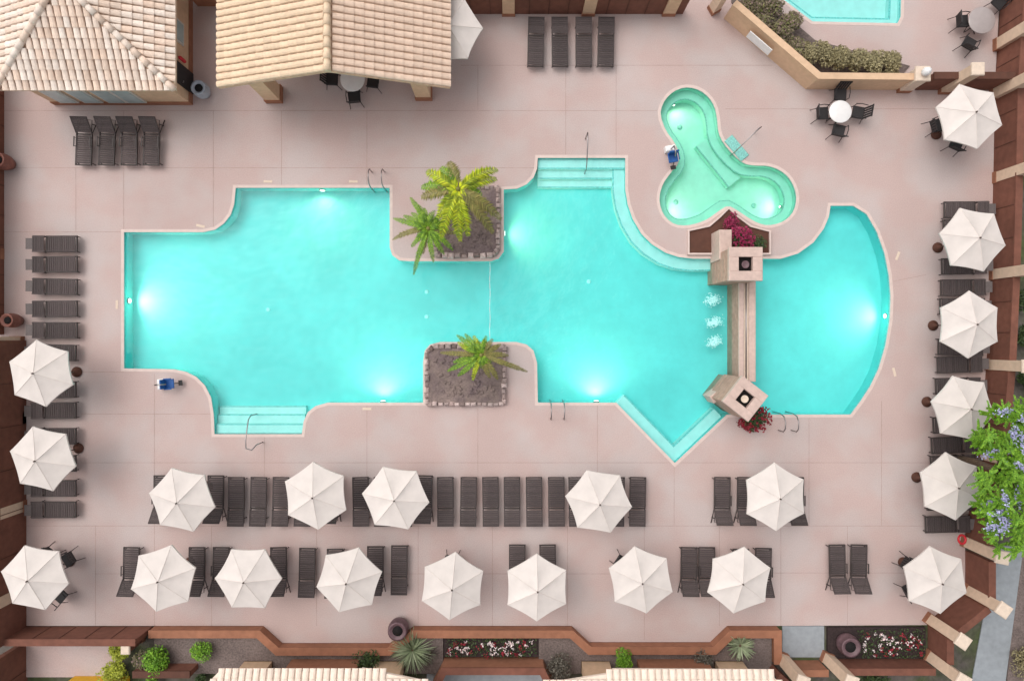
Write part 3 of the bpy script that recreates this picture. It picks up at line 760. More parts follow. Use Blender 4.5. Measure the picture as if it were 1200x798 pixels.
palm(537,222,3.6,[(-12,1.25,'palm_olive'),(52,1.75,None),(68,1.55,None),(118,1.9,'palm_olive'),(134,2.0,'palm_olive'),(170,1.7,None),(186,1.85,None),(204,1.9,None),(222,1.3,None),(262,1.5,'palm_olive'),(282,1.5,'palm_green'),(300,1.55,None),(318,1.2,'palm_green'),(95,.9,'palm_green')],
     'palm_yellow','taller yellow green feathery palm in the upper rock planter',.030,.33,.042,droop=.42,extra=4)
palm(502,268,2.4,[(-25,1.55,None),(-10,.9,None),(10,.8,None),(40,.95,None),(75,.9,None),(100,1.1,'palm_olive'),(125,1.25,None),(150,1.15,None),(172,1.3,None),(196,1.0,'palm_olive'),(199,1.9,None),(225,1.0,None),(262,1.55,'palm_olive'),(284,1.55,None),(300,1.2,None),(318,1.0,None),(340,1.1,None),(60,.7,None)],
     'palm_green','shorter dark green spiky palm in the upper rock planter',.017,.17,.03,droop=.3,extra=10)
palm(564,416,2.0,[(-48,1.3,None),(-36,1.1,None),(-20,.85,'palm_yellow'),(10,.8,None),(35,.8,'palm_olive'),(62,.9,'palm_olive'),(85,1.1,'palm_olive'),(108,2.0,'palm_olive'),(140,1.2,'palm_olive'),(165,1.0,'palm_olive'),(205,1.1,'palm_yellow'),(225,1.3,None),(245,1.55,None),(258,1.2,None),(274,1.7,'palm_olive'),(292,1.1,'palm_yellow'),(300,.8,None)],
     'palm_green','small spiky palm alone in the lower rock planter',.017,.17,.03,droop=.25,extra=9)

# bougainvillea by the towers
shrub(862,283,.55,.9,'leaf_dark','bush with magenta flowers beside the upper stone tower',700,.05,z=.05,flower='flower_magenta',nf=170,cat='bush')
shrub(855,262,.42,.55,'flower_magenta','low magenta bush at the pointed end of the spa planter',500,.045,z=.05,cat='bush')
shrub(885,286,.42,.45,'leaf_dark','small dark bush in the right side of the spa planter',500,.045,z=.05,cat='bush')
shrub(880,488,.62,1.0,'leaf_dark','dark round bush with red flowers behind the turned stone tower',1500,.05,z=0,cat='bush',flower='flower_red',nf=60)
shrub(871,496,.42,.6,'flower_red','low mass of red flowers below the turned stone tower',700,.045,z=0,cat='bush')

# hedge, upper right: individual clumps
hd = [(872,8,.75,'leaf_hedge2'),(885,30,.7,'leaf_hedge2'),(897,12,.75,'leaf_hedge2'),(905,40,.75,'leaf_hedge2'),(920,26,.55,'leaf_hedge2'),(921,56,.7,'leaf_hedge2'),(938,62,.75,'leaf_hedge'),(957,64,.72,'leaf_hedge'),(976,69,.75,'leaf_hedge'),(996,71,.75,'leaf_hedge'),(1015,73,.75,'leaf_hedge'),(1034,77,.72,'leaf_hedge')]
hlab = ['purple tinged green hedge shrub at the very top of the row','green hedge shrub second from the upper wall end','purple tinged hedge shrub beside the plunge pool corner','dark green hedge shrub where the row narrows','small purplish shrub nearest the angled plunge pool edge','mixed green hedge shrub just before the hedge turns right',
        'olive clipped shrub at the bend of the hedge','second olive clipped shrub right of the hedge bend','third olive clipped shrub right of the hedge bend','fourth olive clipped shrub right of the hedge bend','fifth olive clipped shrub right of the hedge bend','last olive clipped shrub beside the white capped pillar']
for (x,y,r,m_), lb in zip(hd, hlab):
    shrub(x,y+6,r*.86,1.05,m_,lb,1500,.055,z=.04,name='hedge_shrub',group='shrubs of the hedge by the plunge pool',lumps=9)
# lower planting
shrub(192,763,.85,.9,'leaf_green','bright green bush at bottom left right of the slim post',1500,.055,name='bush',cat='bush')
shrub(178,768,.6,.6,'leaf_hedge2','olive low bush touching the slim post at bottom left',700,.05,name='bush',cat='bush')
shrub(240,756,.55,.6,'leaf_green','small round green bush in the grey bed at bottom left',900,.045,name='bush',cat='bush')
shrub(148,760,.52,.9,'leaf_lime','yellow green shrub left of the slim post, upper one',900,.055,z=0)
shrub(142,780,.68,.9,'leaf_lime','yellow green shrub above the yellow box at bottom left',1200,.055,z=0)
shrub(432,766,.6,.6,'leaf_dark','dark green shrub left of the large pale yucca',800,.05)
shrub(726,765,.5,.75,'leaf_green','round bright green clipped shrub at bottom right of centre',1400,.04,name='round_shrub')
shrub(654,770,.75,.7,'leaf_grey','grey brown twiggy shrub right of the narrow flower bed',900,.05)
shrub(822,766,.5,.5,'leaf_grey','greyish twiggy shrub left of the pale agave rosette',600,.045)
shrub(185,792,.35,.6,'leaf_green','small green shrub below the brown wall at bottom left',600,.05,z=0)
shrub(240,792,.3,.5,'leaf_dark','dark green shrub beside the left end of the left white roof',500,.05,z=0)
blades(485,757,.95,.8,150,'leaf_sage','large pale green spiky yucca below the plum coloured urn',w=.03,droop=.6)
blades(864,752,.66,.4,90,'leaf_sage','pale green agave rosette in the bed near the grey pad',name='agave',w=.055,droop=.2)
blades(505,762,.45,.5,50,'leaf_grey','grey grassy tuft right of the large pale yucca',name='grass_tuft',w=.012,droop=.7)
shrub(1020,797,.7,.6,'leaf_dark','dark green bush at the bottom edge under the right flower bed',1200,.055,z=0,name='bush',cat='bush',ax=1.6)
for i,(x,y) in enumerate(((1185,350),(1192,395),(1194,445))):
    shrub(x,y,.6,.9,'leaf_dark',['dark bush behind the right wall beside the second umbrella down','dark bush behind the right wall, middle of the three','dark bush behind the right wall nearest the flowering tree'][i],900,.06,z=-.05,name='bush',cat='bush')
shrub(1196,770,.8,.7,'leaf_hedge','dry olive bush right of the grey path at bottom right',1200,.05,z=-.05,name='bush',cat='bush')

# flower beds
def flowerbed(x0,y0,x1,y1,z,label,n):
    e = empty('flower_bed', (0,0,0), 0, label, 'flower bed'); g=MB(); 
    A, B = P(x0,y1), P(x1,y0)
    for _ in range(n*4):
        leafquad(g, Vector((random.uniform(A.x,B.x), random.uniform(A.y,B.y), z+random.uniform(.02,.22))), random.uniform(.03,.055))
    tag(g.build('leaves', M['leaf_dark'], e), kind='stuff')
    for m_, k in (('flower_white', n//5), ('flower_red', n//6)):
        f = MB()
        for _ in range(k):
            c = Vector((random.uniform(A.x+.15,B.x-.15), random.uniform(A.y+.12,B.y-.12), z+random.uniform(.2,.28))); rr = random.uniform(.02,.06)
            for _ in range(7): leafquad(f, c+Vector((random.gauss(0,rr),random.gauss(0,rr),random.gauss(0,.02))), random.uniform(.025,.045), .8)
        tag(f.build('white_flowers' if 'white' in m_ else 'red_flowers', M[m_], e), kind='stuff')
flowerbed(523,742,628,765,.26,'narrow dark flower bed with red and white flowers at bottom centre',170)
flowerbed(1003,735,1080,768,.1,'dark flower bed with red and white flowers at bottom right',170)

# flowering tree at right
def big_tree():
    z = 4.6; k=(H-z)/H; cx, cy = 1218, 563
    p = P(600+(cx-600)*k, 399+(cy-399)*k)
    e = empty('flowering_tree', (p.x,p.y,-.05), 0, 'tall green tree with violet blue blossoms at the right edge', 'tree')
    t = MB(); t.tube([(0,0,0),(.05,.05,1.2),(-.05,.0,2.4),(0,0,3.2)], .16, 10, .10)
    cl = []
    R_ = 2.1
    for i in range(210):
        q = random.uniform(0,2*pi); rr = math.sqrt(random.random())*R_
        c = Vector((cos(q)*rr, sin(q)*rr*1.32, 4.9-.28*rr*rr*.5+random.uniform(-.7,.15)))
        if hypot(c.x/1.0, c.y/1.32) > R_*.8 and random.random() < .45: continue
        if c.x < -1.75: continue
        cl.append(c)
    for c in cl[::4]: t.tube([(0,0,2.6),(c.x*.4,c.y*.4,3.5),(c.x*.85,c.y*.85,c.z-.15)], .05, 6, .015)
    t.build('trunk', M['trunk'], e)
    mb = MB()
    for c in cl:
        # feathery sprays
        for s in range(11):
            q = random.uniform(0,2*pi); L = random.uniform(.25,.48); d_ = Vector((cos(q),sin(q),random.uniform(-.25,.45))).normalized(); sd = d_.cross(Vector((0,0,1))).normalized()
            for i in range(9):
                t_ = (i+1)/9
                for sg_ in (-1,1):
                    c0 = c+d_*L*t_+Vector((0,0,-.12*t_*t_)); l = .085*(1-.4*t_)
                    a_ = (sd*sg_+d_*.5).normalized(); w_ = d_*.026
                    mb.add([c0-w_, c0+a_*l*.5-w_+Vector((0,0,.01)), c0+a_*l, c0+a_*l*.5+w_+Vector((0,0,.01)), c0+w_], [(0,1,2,3,4)])
    mb.build('crown', M['leaf_green'], e)
    f = MB()
    for c in random.sample(cl, 44):
        c = c+Vector((random.uniform(-.2,.2),random.uniform(-.2,.2),.32)); an = random.uniform(0,pi); ax_ = Vector((cos(an),sin(an),0))
        for _ in range(90):
            leafquad(f, c+ax_*random.gauss(0,.15)+Vector((random.gauss(0,.06),random.gauss(0,.06),random.gauss(0,.05))), random.uniform(.025,.05), .7)
    f.build('blossoms', M['flower_violet'], e)
big_tree()

# ------------------------------------------------------------------ furniture
def umbrella_proto(seed):
    e = empty('umbrella'); rnd = random.Random(seed); sag = [rnd.uniform(.6,1.7) for _ in range(6)]; pull = [rnd.uniform(.015,.05) for _ in range(6)]; off_ = [rnd.uniform(-.035,.035) for _ in range(7)]; off_[6] = off_[0]
    R, z0, z1 = 1.31, 2.17, 2.62; vs = []; fs = []; n = 8; m = 8
    def pt(k, s, t, dz=0):   # k panel, s across 0..1, t out 0..1
        a0, a1 = radians(60*k), radians(60*(k+1))
        A = Vector((sin(a0), cos(a0), 0))*R*t; B = Vector((sin(a1), cos(a1), 0))*R*t
        p = A.lerp(B, s); sc = 4*s*(1-s)
        p *= 1-pull[k % 6]*sc*t*t
        p.z = z1-(z1-z0)*(t**.92) - .035*sag[k % 6]*sc*sin(pi*t*.9) + (off_[k % 6]*(1-s)+off_[(k+1) % 6]*s)*t*t + .004*sc*sin(t*17+s*9+k)*t + .025*sc*t**3 + dz
        return p
    mb = MB()
    for k in range(6):
        for dz, fl in ((0,False),(-.012,True)):
            g_ = [pt(k, i/m, j_/n, dz) for j_ in range(n+1) for i in range(m+1)]
            f_ = []
            for j_ in range(n):
                for i in range(m):
                    q = (j_*(m+1)+i, j_*(m+1)+i+1, (j_+1)*(m+1)+i+1, (j_+1)*(m+1)+i)
                    f_.append(q if fl else q[::-1])
            mb.add(g_, f_, True)
        # hem
        h_ = []
        for i in range(m+1): h_ += [pt(k,i/m,1), pt(k,i/m,1)+Vector((0,0,-.07))]
        mb.add(h_, [(2*i,2*i+1,2*i+3,2*i+2) for i in range(m)], True)
    mb.build('canopy', M['canvas'], e)
    sm = MB()
    for k in range(6): sm.tube([pt(k,0,t/8)+Vector((0,0,.004)) for t in range(0,9)], .009, 5)
    sm.build('seam', M['canvas2'], e)
    b = MB(); b.lathe([(.025,-.02),(.035,.02),(.02,.05),(.028,.07),(.008,.1)], (0,0,z1), 10); b.build('finial', M['bronze'], e)
    b = MB(); b.tube([(0,0,.05),(0,0,z1-.02)], .022, 10); b.build('pole', M['bronze'], e)
    b = MB(); b.lathe([(.21,0),(.22,.05),(.10,.10),(.05,.28)], (0,0,0), 20); b.build('base', M['darkbrown'], e)
    for k in range(6):
        b = MB(); b.tube([(0,0,z1-.05), pt(k,0,.97,-.03)], .010, 5); b.build('rib', M['bronze'], e)
    return e
UPS = [umbrella_proto(i) for i in range(5)]
UM = [(213,584,-18,'first umbrella from left in the upper row below the pool, covering a lounger end'),(369,583,-5,'second umbrella from left in the upper row below the pool'),(461,583,-22,'third umbrella from left in the upper row below the pool'),
      (703,586,-21,'fourth umbrella in the upper row, left of the pointed pool corner'),(908,585,0,'rightmost umbrella of the upper row below the pool, over three loungers'),
      (190,681,12,'first umbrella of the lower row, above the bright green bush'),(291,679,30,'second umbrella of the lower row, with a flat upper edge'),(409,680,17,'third umbrella of the lower row, with two loungers to its right'),
      (528,688,5,'fourth umbrella of the lower row, standing alone right of a lounger pair'),(627,688,0,'fifth umbrella of the lower row, half covering two lounger ends'),(753,682,-10,'sixth umbrella of the lower row, left of two dark loungers'),(867,681,9,'seventh umbrella of the lower row, tilted right among loungers'),
      (37,680,-19,'umbrella in the lower left corner shading a table and chairs'),(46,439,-10,'upper of the two umbrellas over the left column of loungers'),(48,536,-17,'lower of the two umbrellas over the left column of loungers'),
      (1142,281,-20,'highest umbrella over the right column of loungers'),(1136,380,0,'second umbrella down the right column of loungers'),(1128,477,-19,'third umbrella down the right column of loungers'),(1115,573,-6,'fourth umbrella down the right column, half under the flowering tree'),
      (1098,681,-8,'umbrella in the lower right corner shading a table and chairs'),(1140,137,-14,'umbrella in the upper right corner over a dark table set'),(525,32,27,'umbrella half hidden under the right side of the ramada roof')]
for i, (px, py, rot, lb) in enumerate(UM):
    o = UPS[i] if i < 5 else copy_tree(UPS[(i*3) % 5])
    q = P(px, py, 2.3); o.location = (q.x, q.y, 0)
    o.rotation_euler = (radians(random.uniform(-2.2,2.2)), radians(random.uniform(-2.2,2.2)), radians(-rot))
    tag(o, ('white '+lb) if len(lb.split())>13 else 'white canvas '+lb, 'umbrella', 'white hexagonal umbrellas on the pool deck')

def lounger_proto(kind):
    """head towards +y; kinds flat / raised / headrest"""
    e = empty('sun_lounger'); L, W, z = 2.0, .68, .34; y0, y1 = -1.0, 1.0; yp = .30
    b = MB()
    for s in (-1,1): b.bbox((s*(W/2-.025),(y0+yp)/2,z-.02), (.05,yp-y0,.07), .012)
    b.bbox((0,y0+.025,z-.02),(W-.1,.05,.07),.012); b.bbox((0,yp,z-.045),(W-.1,.05,.06),.012); b.build('frame', M['frame'], e)
    b = MB(); n = 13
    for i in range(n):
        y = y0+.07+(yp-.07-y0-.07)*(i+.5)/n; b.bbox((0,y,z+.012),(W-.07,(yp-y0-.14)/n*.86,.02),.005)
    b.build('seat', M['sling'], e)
    ang = {'flat':radians(4),'raised':radians(38),'headrest':radians(6)}[kind]
    BL = .70 if kind != 'headrest' else .48
    R = Matrix.Translation((0,yp+.03,z)) @ Matrix.Rotation(ang,4,'X')
    b = MB(); n = 8 if kind != 'headrest' else 6
    for i in range(n):
        y = .045+(BL-.09)*(i+.5)/n; b.box((0,y,.012),(W-.08,(BL-.09)/n*.86,.02),mtx=R)
    for s in (-1,1): b.box((s*(W/2-.025),BL/2,0),(.05,BL,.05),mtx=R)
    b.box((0,BL-.02,0),(W-.1,.04,.05),mtx=R)
    bo = b.build('backrest', M['sling'], e)
    if kind == 'headrest':
        b = MB(); b.box((0,BL+.14,.0),(.40,.26,.03),mtx=R)
        for s in (-1,1): b.box((s*.21,BL+.13,0),(.025,.28,.04),mtx=R)
        b.build('headrest', M['sling2'], e)
    if kind == 'raised':
        for s in (-1,1):
            b = MB(); b.tube([R@Vector((s*(W/2-.05),BL*.8,-.02)), Vector((s*(W/2-.05),yp+.58,z-.03)), Vector((s*(W/2-.05),yp,z-.03))], .014, 6)
            b.build('back_prop', M['frame'], e)
            b = MB(); b.tube([(s*(W/2-.02),yp,z-.02),(s*(W/2+.02),y1-.02,.02)], .02, 6); b.build('rear_strut', M['frame'], e)
    else:
        b = MB()
        for s in (-1,1): b.box((s*(W/2-.03),yp+.3,z-.055),(.035,.62,.04))
        b.box((0,yp+.58,z-.058),(W-.05,.04,.03))
        b.build('back_prop', M['frame'], e)
    for s in (-1,1):
        for yy in (y0+.12, y1-.28 if kind!='headrest' else y1-.5):
            b = MB(); b.tube([(s*(W/2-.04),yy,z-.05),(s*(W/2-.02),yy-.02 if yy<0 else yy+.02,0)], .02, 6); b.build('leg', M['frame'], e)
        if kind != 'headrest':
            pass
    for s in (-1,1):
        b = MB(); b.box((s*(W/2-.01),-.05,z+.13),(.045,.42,.02)); b.tube([(s*(W/2-.01),-.22,z),(s*(W/2-.01),-.22,z+.12)],.012,6); b.tube([(s*(W/2-.01),.12,z),(s*(W/2-.01),.12,z+.12)],.012,6)
        b.build('armrest', M['frame'], e) if kind == 'raised' else None
    return e
LP = {k: lounger_proto(k) for k in ('flat','raised','headrest')}
used = set()
def lounger(px, py, ang, kind, label, group):
    o = LP[kind] if kind not in used else copy_tree(LP[kind]); used.add(kind)
    q = P(px, py, .3); o.location = (q.x, q.y, 0); o.rotation_euler = (0,0,radians(ang+random.uniform(-1.3,1.3)))
    tag(o, label, 'lounger', group)
ORD = ['first','second','third','fourth','fifth','sixth','seventh','eighth','ninth','tenth','eleventh','twelfth','thirteenth','fourteenth','fifteenth','sixteenth','seventeenth','eighteenth','nineteenth']
# top edge, heads up
for i, x in enumerate((628,656,684,710)):
    lounger(x, 50.5, 0, 'flat', f"flat dark brown lounger, {['leftmost','second from left','third from left','rightmost'][i]} of four at the top edge wall", 'four flat loungers at the top edge')
for i, x in enumerate((99,126,152,178)):
    lounger(x, 166, -2, 'raised', f"dark lounger with raised back, {['leftmost','second from left','third from left','rightmost'][i]} of four under the hip roof", 'four raised loungers by the hip roofed building')
# left column, heads left
ys = [286,310,336,362,387,413,457,481,511,543,572,597]
lab = ['uncovered, highest of the left column','uncovered, second down the left column','uncovered, third down the left column','uncovered, fourth down the left column','uncovered, fifth down, beside the lower brown pot','sixth down the left column, touching the upper umbrella',
       'seventh down the left column, mostly under the upper umbrella','eighth down, in the gap between the two left umbrellas','ninth down, under the top of the lower left umbrella','tenth down, under the lower left umbrella','eleventh down the left column, just below its lower umbrella','lowest of the left column']
for i, y in enumerate(ys):
    lounger(63 if i < 5 else 61.5, y, 90, 'headrest', 'dark lounger with narrow headrest, '+lab[i], 'loungers in the left column')
# right column, heads right
ysr = [(246,1134),(267,1133),(312,1131),(337,1130),(359,1129),(407,1127),(427,1126),(452,1124),(497,1121),(521,1119),(543,1118),(588,1114),(614,1112)]
labr = ['highest of the right column','second down, under the highest right umbrella','third down, just below the highest right umbrella','fourth down, above the second right umbrella','fifth down, under the second right umbrella','sixth down, below the second right umbrella','seventh down the right column, in the gap above the third umbrella','eighth down, under the third right umbrella',
        'ninth down, under the bottom of the third right umbrella','tenth down, in the gap above the fourth umbrella','eleventh down, under the fourth right umbrella','twelfth down, under the bottom of the fourth umbrella','lowest of the right column, below the flowering tree']
for i, (y, x) in enumerate(ysr):
    lounger(x, y, -90+(2 if i > 5 else 0), 'headrest', 'dark lounger, '+labr[i], 'loungers in the right column')
# upper row below the pool, heads down
r1 = [189,213,253,277,303,329,355,381,397.5+0,423,448,474,497,522,549,575,600,626,652,676,703,722,747]
r1 = [190,215,253,277,303,329,355,388,423,448,474,497,522,549,575,600,626,652,676,722,747]
n1 = ['half hidden under the first umbrella, its left edge showing','under the middle of the first umbrella','first right of the first umbrella','second right of the first umbrella','third right of the first umbrella','touching the left side of the second umbrella','under the middle of the second umbrella','under the right side of the second umbrella',
      'between the second and third umbrellas','under the left side of the third umbrella','under the right side of the third umbrella','touching the right side of the third umbrella']
n1 += [f'{ORD[i]} of six uncovered between the third and fourth umbrellas' for i in range(6)]
n1 += ['touching the left side of the fourth umbrella','under the right side of the fourth umbrella','right of the fourth umbrella, ending the long run']
for x, nm in zip(r1, n1):
    kd = 'raised' if x in (190,253,388,497) else 'flat'
    lounger(x, 587 if kd == 'flat' else 585, 180, kd, f'dark lounger in the upper row, {nm}', 'loungers of the upper row below the pool')
for x, kd, nm in ((846,'raised','uncovered one left of the rightmost umbrella'),(873,'raised','half under the left side of the rightmost umbrella'),(932,'raised','peeking out right of the rightmost umbrella')):
    lounger(x, 587, 180, kd, f'dark lounger in the upper row, {nm}', 'loungers of the upper row below the pool')
# lower row, heads down
r2 = [(154,669,'raised','leftmost, at the left side of the first umbrella'),(231,669,'raised','right of the first umbrella'),(259,669,'raised','touching the left side of the flat topped umbrella'),(327,669,'raised','touching the right side of the flat topped umbrella'),
      (360,670,'flat','uncovered between the second and third umbrellas'),(393,671,'raised','under the left part of the third umbrella'),(440,668,'raised','left one of two beside the third umbrella'),(468,667,'flat','right one of two beside the third umbrella'),
      (606,666,'flat','left one of two under the fifth umbrella'),(642,666,'flat','right one of two under the fifth umbrella'),(807,669,'raised','left one of the pair between sixth and seventh umbrellas'),(828,669,'raised','right one of the pair between sixth and seventh umbrellas'),
      (868,671,'raised','under the seventh umbrella'),(894,670,'raised','touching the right side of the seventh umbrella'),(981,666,'raised','left one of the lone pair near the right end'),(1006,666,'raised','right one of the lone pair near the right end')]
for x, y, kd, nm in r2:
    lounger(x, y, 180, kd, f'dark lounger in the lower row, {nm}', 'loungers of the lower row')

# dining sets
def chair_proto():
    e = empty('patio_chair'); b = MB(); b.bbox((0,0,.43),(.50,.48,.05),.015); b.build('seat', M['black'], e)
    R = Matrix.Translation((0,.23,.45)) @ Matrix.Rotation(radians(-14),4,'X'); b = MB()
    for i in range(5): b.box((-.2+.1*i,0,.24),(.07,.025,.46),mtx=R)
    b.box((0,0,.48),(.5,.035,.05),mtx=R); b.build('backrest', M['black'], e)
    for s in (-1,1):
        b = MB(); b.tube([(s*.27,.26,.66),(s*.29,0,.67),(s*.27,-.22,.63)],.018,6); b.tube([(s*.27,-.2,.64),(s*.25,-.2,.44)],.014,6); b.build('armrest', M['black'], e)
        for t in (-1,1):
            b = MB(); b.tube([(s*.22,t*.2,.42),(s*.29,t*.32,0)],.018,6,.013); b.build('leg', M['metal_dark'], e)
    return e
def table_proto(m, r=.5):
    e = empty('round_table'); b = MB(); b.lathe([(r-.02,.70),(r,.71),(r,.735),(r-.02,.745)],(0,0,0),32); b.build('tabletop', M[m], e)
    b = MB(); b.tube([(0,0,.03),(0,0,.7)],.04,10); b.build('pedestal', M['metal_dark'], e)
    for k in range(4):
        b = MB(); q = k*pi/2+.6; b.tube([(0,0,.12),(cos(q)*.3,sin(q)*.3,.03)],.02,6); b.build('foot', M['metal_dark'], e)
    return e
CH = chair_proto(); cused = [False]
def chair(px, py, tx, ty, label):
    o = CH if not cused[0] else copy_tree(CH); cused[0] = True
    q = P(px, py, .45); t = P(tx, ty, .45); d_ = q-t
    o.location = (q.x, q.y, 0); o.rotation_euler = (0,0,atan2(d_.y,d_.x)-pi/2+random.uniform(-.15,.15)); tag(o, label, 'chair', 'black patio chairs at the round tables')
def table(px, py, m, label, r=.5):
    o = table_proto(m, r); q = P(px, py, .74); o.location = (q.x,q.y,0); tag(o, label, 'table', 'round tables on the deck')
table(985,131,'tablewhite','round white table with four black chairs and no umbrella',.46)
for x,y,lb in ((964,133,'left of'),(1006,132,'right of'),(983,153,'below'),(985,111,'above')): chair(x,y,985,131,f'black patio chair {lb} the uncovered round white table')
table(1151,24,'glass_top','round glass table at the top right corner',.55)
for x,y,lb in ((1128,25,'left of'),(1136,51,'below'),(1171,3,'above and right of')): chair(x,y,1151,24,f'black patio chair {lb} the glass table in the top right corner')
table(1136,139,'glass_top','round table under the umbrella in the upper right corner')
chair(1098,147,1136,139,'black patio chair left of the upper right corner umbrella'); chair(1121,169,1136,139,'black patio chair below left of the upper right corner umbrella')
table(41,676,'glass_top','round table under the umbrella in the lower left corner')
chair(80,655,41,676,'black patio chair above right of the lower left corner umbrella'); chair(57,650,41,676,'black patio chair peeking above the lower left corner umbrella'); chair(70,698,41,676,'black patio chair below right of the lower left corner umbrella')
table(1092,677,'glass_top','round table under the umbrella in the lower right corner')
chair(1064,661,1092,677,'black patio chair above left of the lower right corner umbrella'); chair(1066,691,1092,677,'black patio chair lower left of the lower right corner umbrella')
table(527,684,'glass_top','round table hidden under the lone fourth umbrella of the lower row')
chair(530,657,527,684,'black patio chair showing just above the fourth lower row umbrella')
table(750,679,'glass_top','round table hidden under the sixth umbrella of the lower row')
chair(728,659,750,679,'black patio chair showing above left of the sixth lower row umbrella')
table(413,93,'tablewhite','round white table half under the ramada roof')
for x,y,lb in ((389,93,'left of'),(437,96,'right of'),(415,114,'below')): chair(x,y,413,93,f'black patio chair {lb} the table under the ramada')

# pots and bin
def pot(px, py, r, h, m, name, label, cat, inner='inside_shade'):
    q = P(px, py); e = empty(name, (q.x,q.y,0), 0, label, cat)
    b = MB(); b.lathe([(r*.65,0),(r*.95,h*.35),(r,h*.65),(r*.8,h*.9),(r*.92,h),(r*.72,h),(r*.6,h*.9)],(0,0,0),24); b.build('body', M[m], e)
    b = MB(); b.lathe([(r*.5,h*.905),(r*.5,h*.915)],(0,0,0),20); b.build('opening', M[inner], e)  # solid near-black disc paints the shade inside the mouth
pot(13,193,.34,.8,'pot','urn','brown urn at the left edge near the raised loungers','urn')
pot(23,376,.3,.75,'pot','urn','brown urn at the left edge beside the fifth uncovered lounger','urn')
pot(469,731,.42,.75,'potpurple','urn','plum coloured urn at a bend of the low planter wall','urn')
pot(988,750,.44,.7,'potpurple','urn','plum coloured urn at the left end of the right flower bed','urn')
pot(241,110,.33,.7,'potgrey','trash_bin','round grey trash bin with dark opening between the two roofed buildings','trash bin')
b = MB(); c = P(120,800); b.bbox((c.x,c.y,.3),(2.3,.6,.6),.02); yb = b.build('planter_box', M['yellow']); tag(yb,'bright yellow box at the bottom edge under the yellow green shrub','box')

# pool lifts
def lift(px, py, rz, label):
    q = P(px, py); e = empty('pool_lift', (q.x,q.y,0), radians(rz), label, 'pool lift', 'blue pool lifts'); e.scale = (.85,.85,.85)
    b = MB(); b.bbox((-.5,0,.2),(.28,.5,.4),.04); b.build('base', M['white'], e)
    b = MB(); b.tube([(-.45,0,.4),(-.42,0,1.0),(-.1,0,1.12),(.05,0,.9)],.035,8); b.build('arm', M['steel'], e)
    b = MB(); b.bbox((.02,0,.48),(.42,.46,.06),.02); b.build('seat', M['blue'], e)
    b = MB(); b.bbox((-.2,0,.72),(.07,.46,.5),.02); b.build('backrest', M['blue'], e)
    for s in (-1,1): b = MB(); b.bbox((.0,s*.25,.66),(.36,.05,.05),.015); b.build('armrest', M['blue'], e)
    b = MB(); b.bbox((.42,0,.22),(.18,.26,.05),.01); b.tube([(.22,0,.45),(.36,0,.24)],.02,6); b.build('footrest', M['black'], e)
lift(204,449,4,'blue seated pool lift at the lower left pool corner')
lift(786,188,-80,'blue seated pool lift at the left side of the green spa')

# rails
def rail(name, pts, label, cat, group=None, split=None):
    A = P(*pts[0][0][:2]); e = empty(name, A, 0, label, cat, group)
    for line in pts:
        b = MB(); b.tube([P(x,y)-A+Vector((0,0,z)) for x,y,z in line], .024, 8); b.build('rail', M['steel'], e)
def ladder(x, y, dy, label, gap=15):
    ls = []
    for xx in (x, x+gap):
        ls.append([(xx,y-dy*16,0),(xx,y-dy*16,.55),(xx,y-dy*12,.74),(xx,y-dy*4,.78),(xx,y+dy*2,.6),(xx,y+dy*4,.2),(xx,y+dy*4,-.6)])
    rail('pool_ladder', ls, label, 'ladder', 'steel pool ladders')
ladder(436,218,1,'steel ladder rails at the top pool edge left of the palms')
ladder(645,474,-1,'steel ladder rails at the bottom edge right of the lower rock planter')
ladder(912,488,-1,'steel ladder rails right of the turned stone tower')
rail('handrail', [[(686,163,0),(686,163,.85),(686,172,.9),(686,196,.55),(686,201,.35),(686,201,-.4)]], 'single steel handrail over the wide steps at the top pool edge','handrail','single steel handrails')
rail('handrail', [[(308,518,0),(308,518,.7),(303,524,.75),(297,522,.8),(297,512,.85),(297,490,.55),(297,486,.3),(297,486,-.4)]], 'hooked steel handrail over the steps at lower left pool edge','handrail','single steel handrails')
rail('handrail', [[(884,156,0),(884,156,.8),(881,158,.85),(862,177,.6),(858,181,.35),(858,181,-.3)]], 'slanted steel handrail entering the green spa','handrail','single steel handrails')

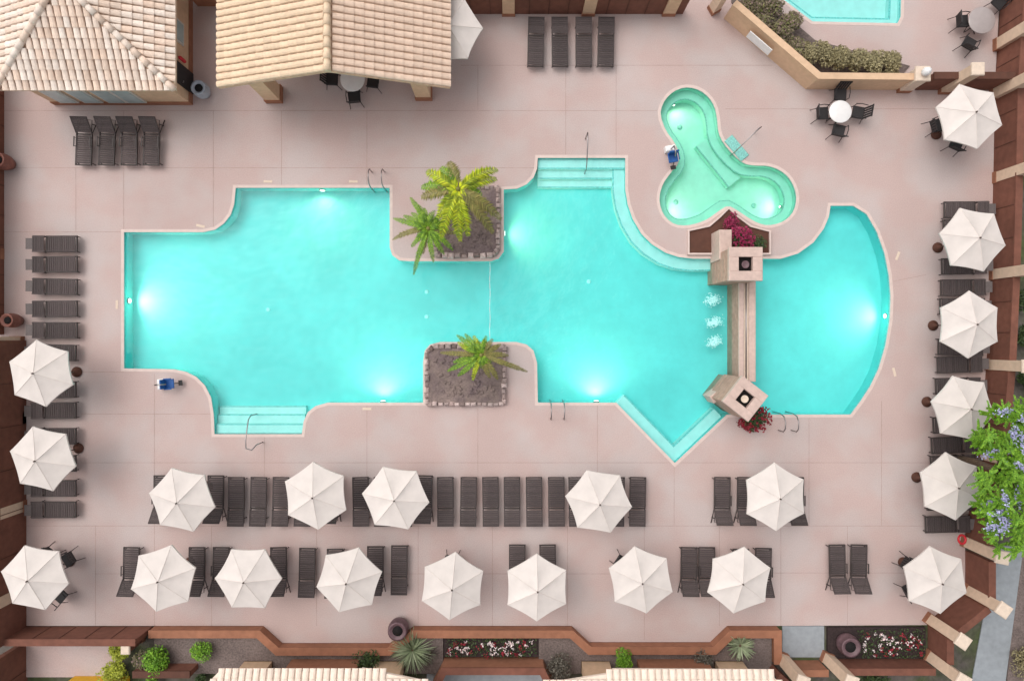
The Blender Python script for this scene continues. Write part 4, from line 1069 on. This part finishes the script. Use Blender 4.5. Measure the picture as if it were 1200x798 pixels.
for i,(x,y,rz,lb) in enumerate(((314,213,0,'pale inset deck tile above the top pool edge, left one'),(414,213,0,'pale inset deck tile above the top pool edge, near the ladder'),(235,265,-12,'pale inset deck tile beside the upper left pool curve'),(430,479,0,'pale inset deck tile below the bottom pool edge'),(137,357,90,'pale inset deck tile left of the short pool wall'),(1052,300,70,'pale inset deck tile right of the curved pool end, upper one'),(1048,436,105,'pale inset deck tile right of the curved pool end, lower one'))):
    b = MB(); c = P(x,y); b.bbox((0,0,.006),(.36,.10,.012),.004); o = b.build('deck_tile', M['cap'], None, (c.x,c.y,0)); o.rotation_euler = (0,0,radians(rz)); tag(o, lb, 'tile', 'pale tiles set in the deck round the pool')

# ------------------------------------------------------------------ light, sky, camera
w = bpy.data.worlds.new('World'); scene.world = w; w.use_nodes = True
N = w.node_tree.nodes; sky = N.new('ShaderNodeTexSky'); sky.sky_type = 'NISHITA'; sky.sun_disc = False
EL, AZ = radians(60), radians(-52)      # sun towards upper left of the picture
sky.sun_elevation = EL; sky.sun_rotation = AZ; sky.air_density = 1.0; sky.dust_density = 3.5; sky.ozone_density = 1.0
hsv = N.new('ShaderNodeHueSaturation'); hsv.inputs['Saturation'].default_value = .12    # thin overcast: paler than a clear blue sky
w.node_tree.links.new(sky.outputs[0], hsv.inputs['Color']); w.node_tree.links.new(hsv.outputs[0], N['Background'].inputs[0]); N['Background'].inputs[1].default_value = .15
sl_ = bpy.data.lights.new('Sun','SUN'); sl_.energy = 1.0; sl_.angle = radians(60); sl_.color = (1,.92,.83)
so = bpy.data.objects.new('Sun', sl_); col.objects.link(so)
sd_ = Vector((sin(AZ)*cos(EL), cos(AZ)*cos(EL), sin(EL))); so.rotation_euler = sd_.to_track_quat('Z','Y').to_euler(); so.location = (0,0,40)

cam = bpy.data.cameras.new('Camera'); cam.sensor_width = 36; cam.lens = 36*H/(1200/S); cam.clip_end = 6000
co = bpy.data.objects.new('Camera', cam); col.objects.link(co); co.location = (0,0,H); co.rotation_euler = (0,0,0); scene.camera = co
scene.view_settings.view_transform = 'Standard'; scene.view_settings.look = 'None'; scene.view_settings.gamma = 1; scene.view_settings.exposure = .33
scene.view_settings.use_curve_mapping = False
scene.render.engine = 'CYCLES'
scene.cycles.transparent_max_bounces = 12
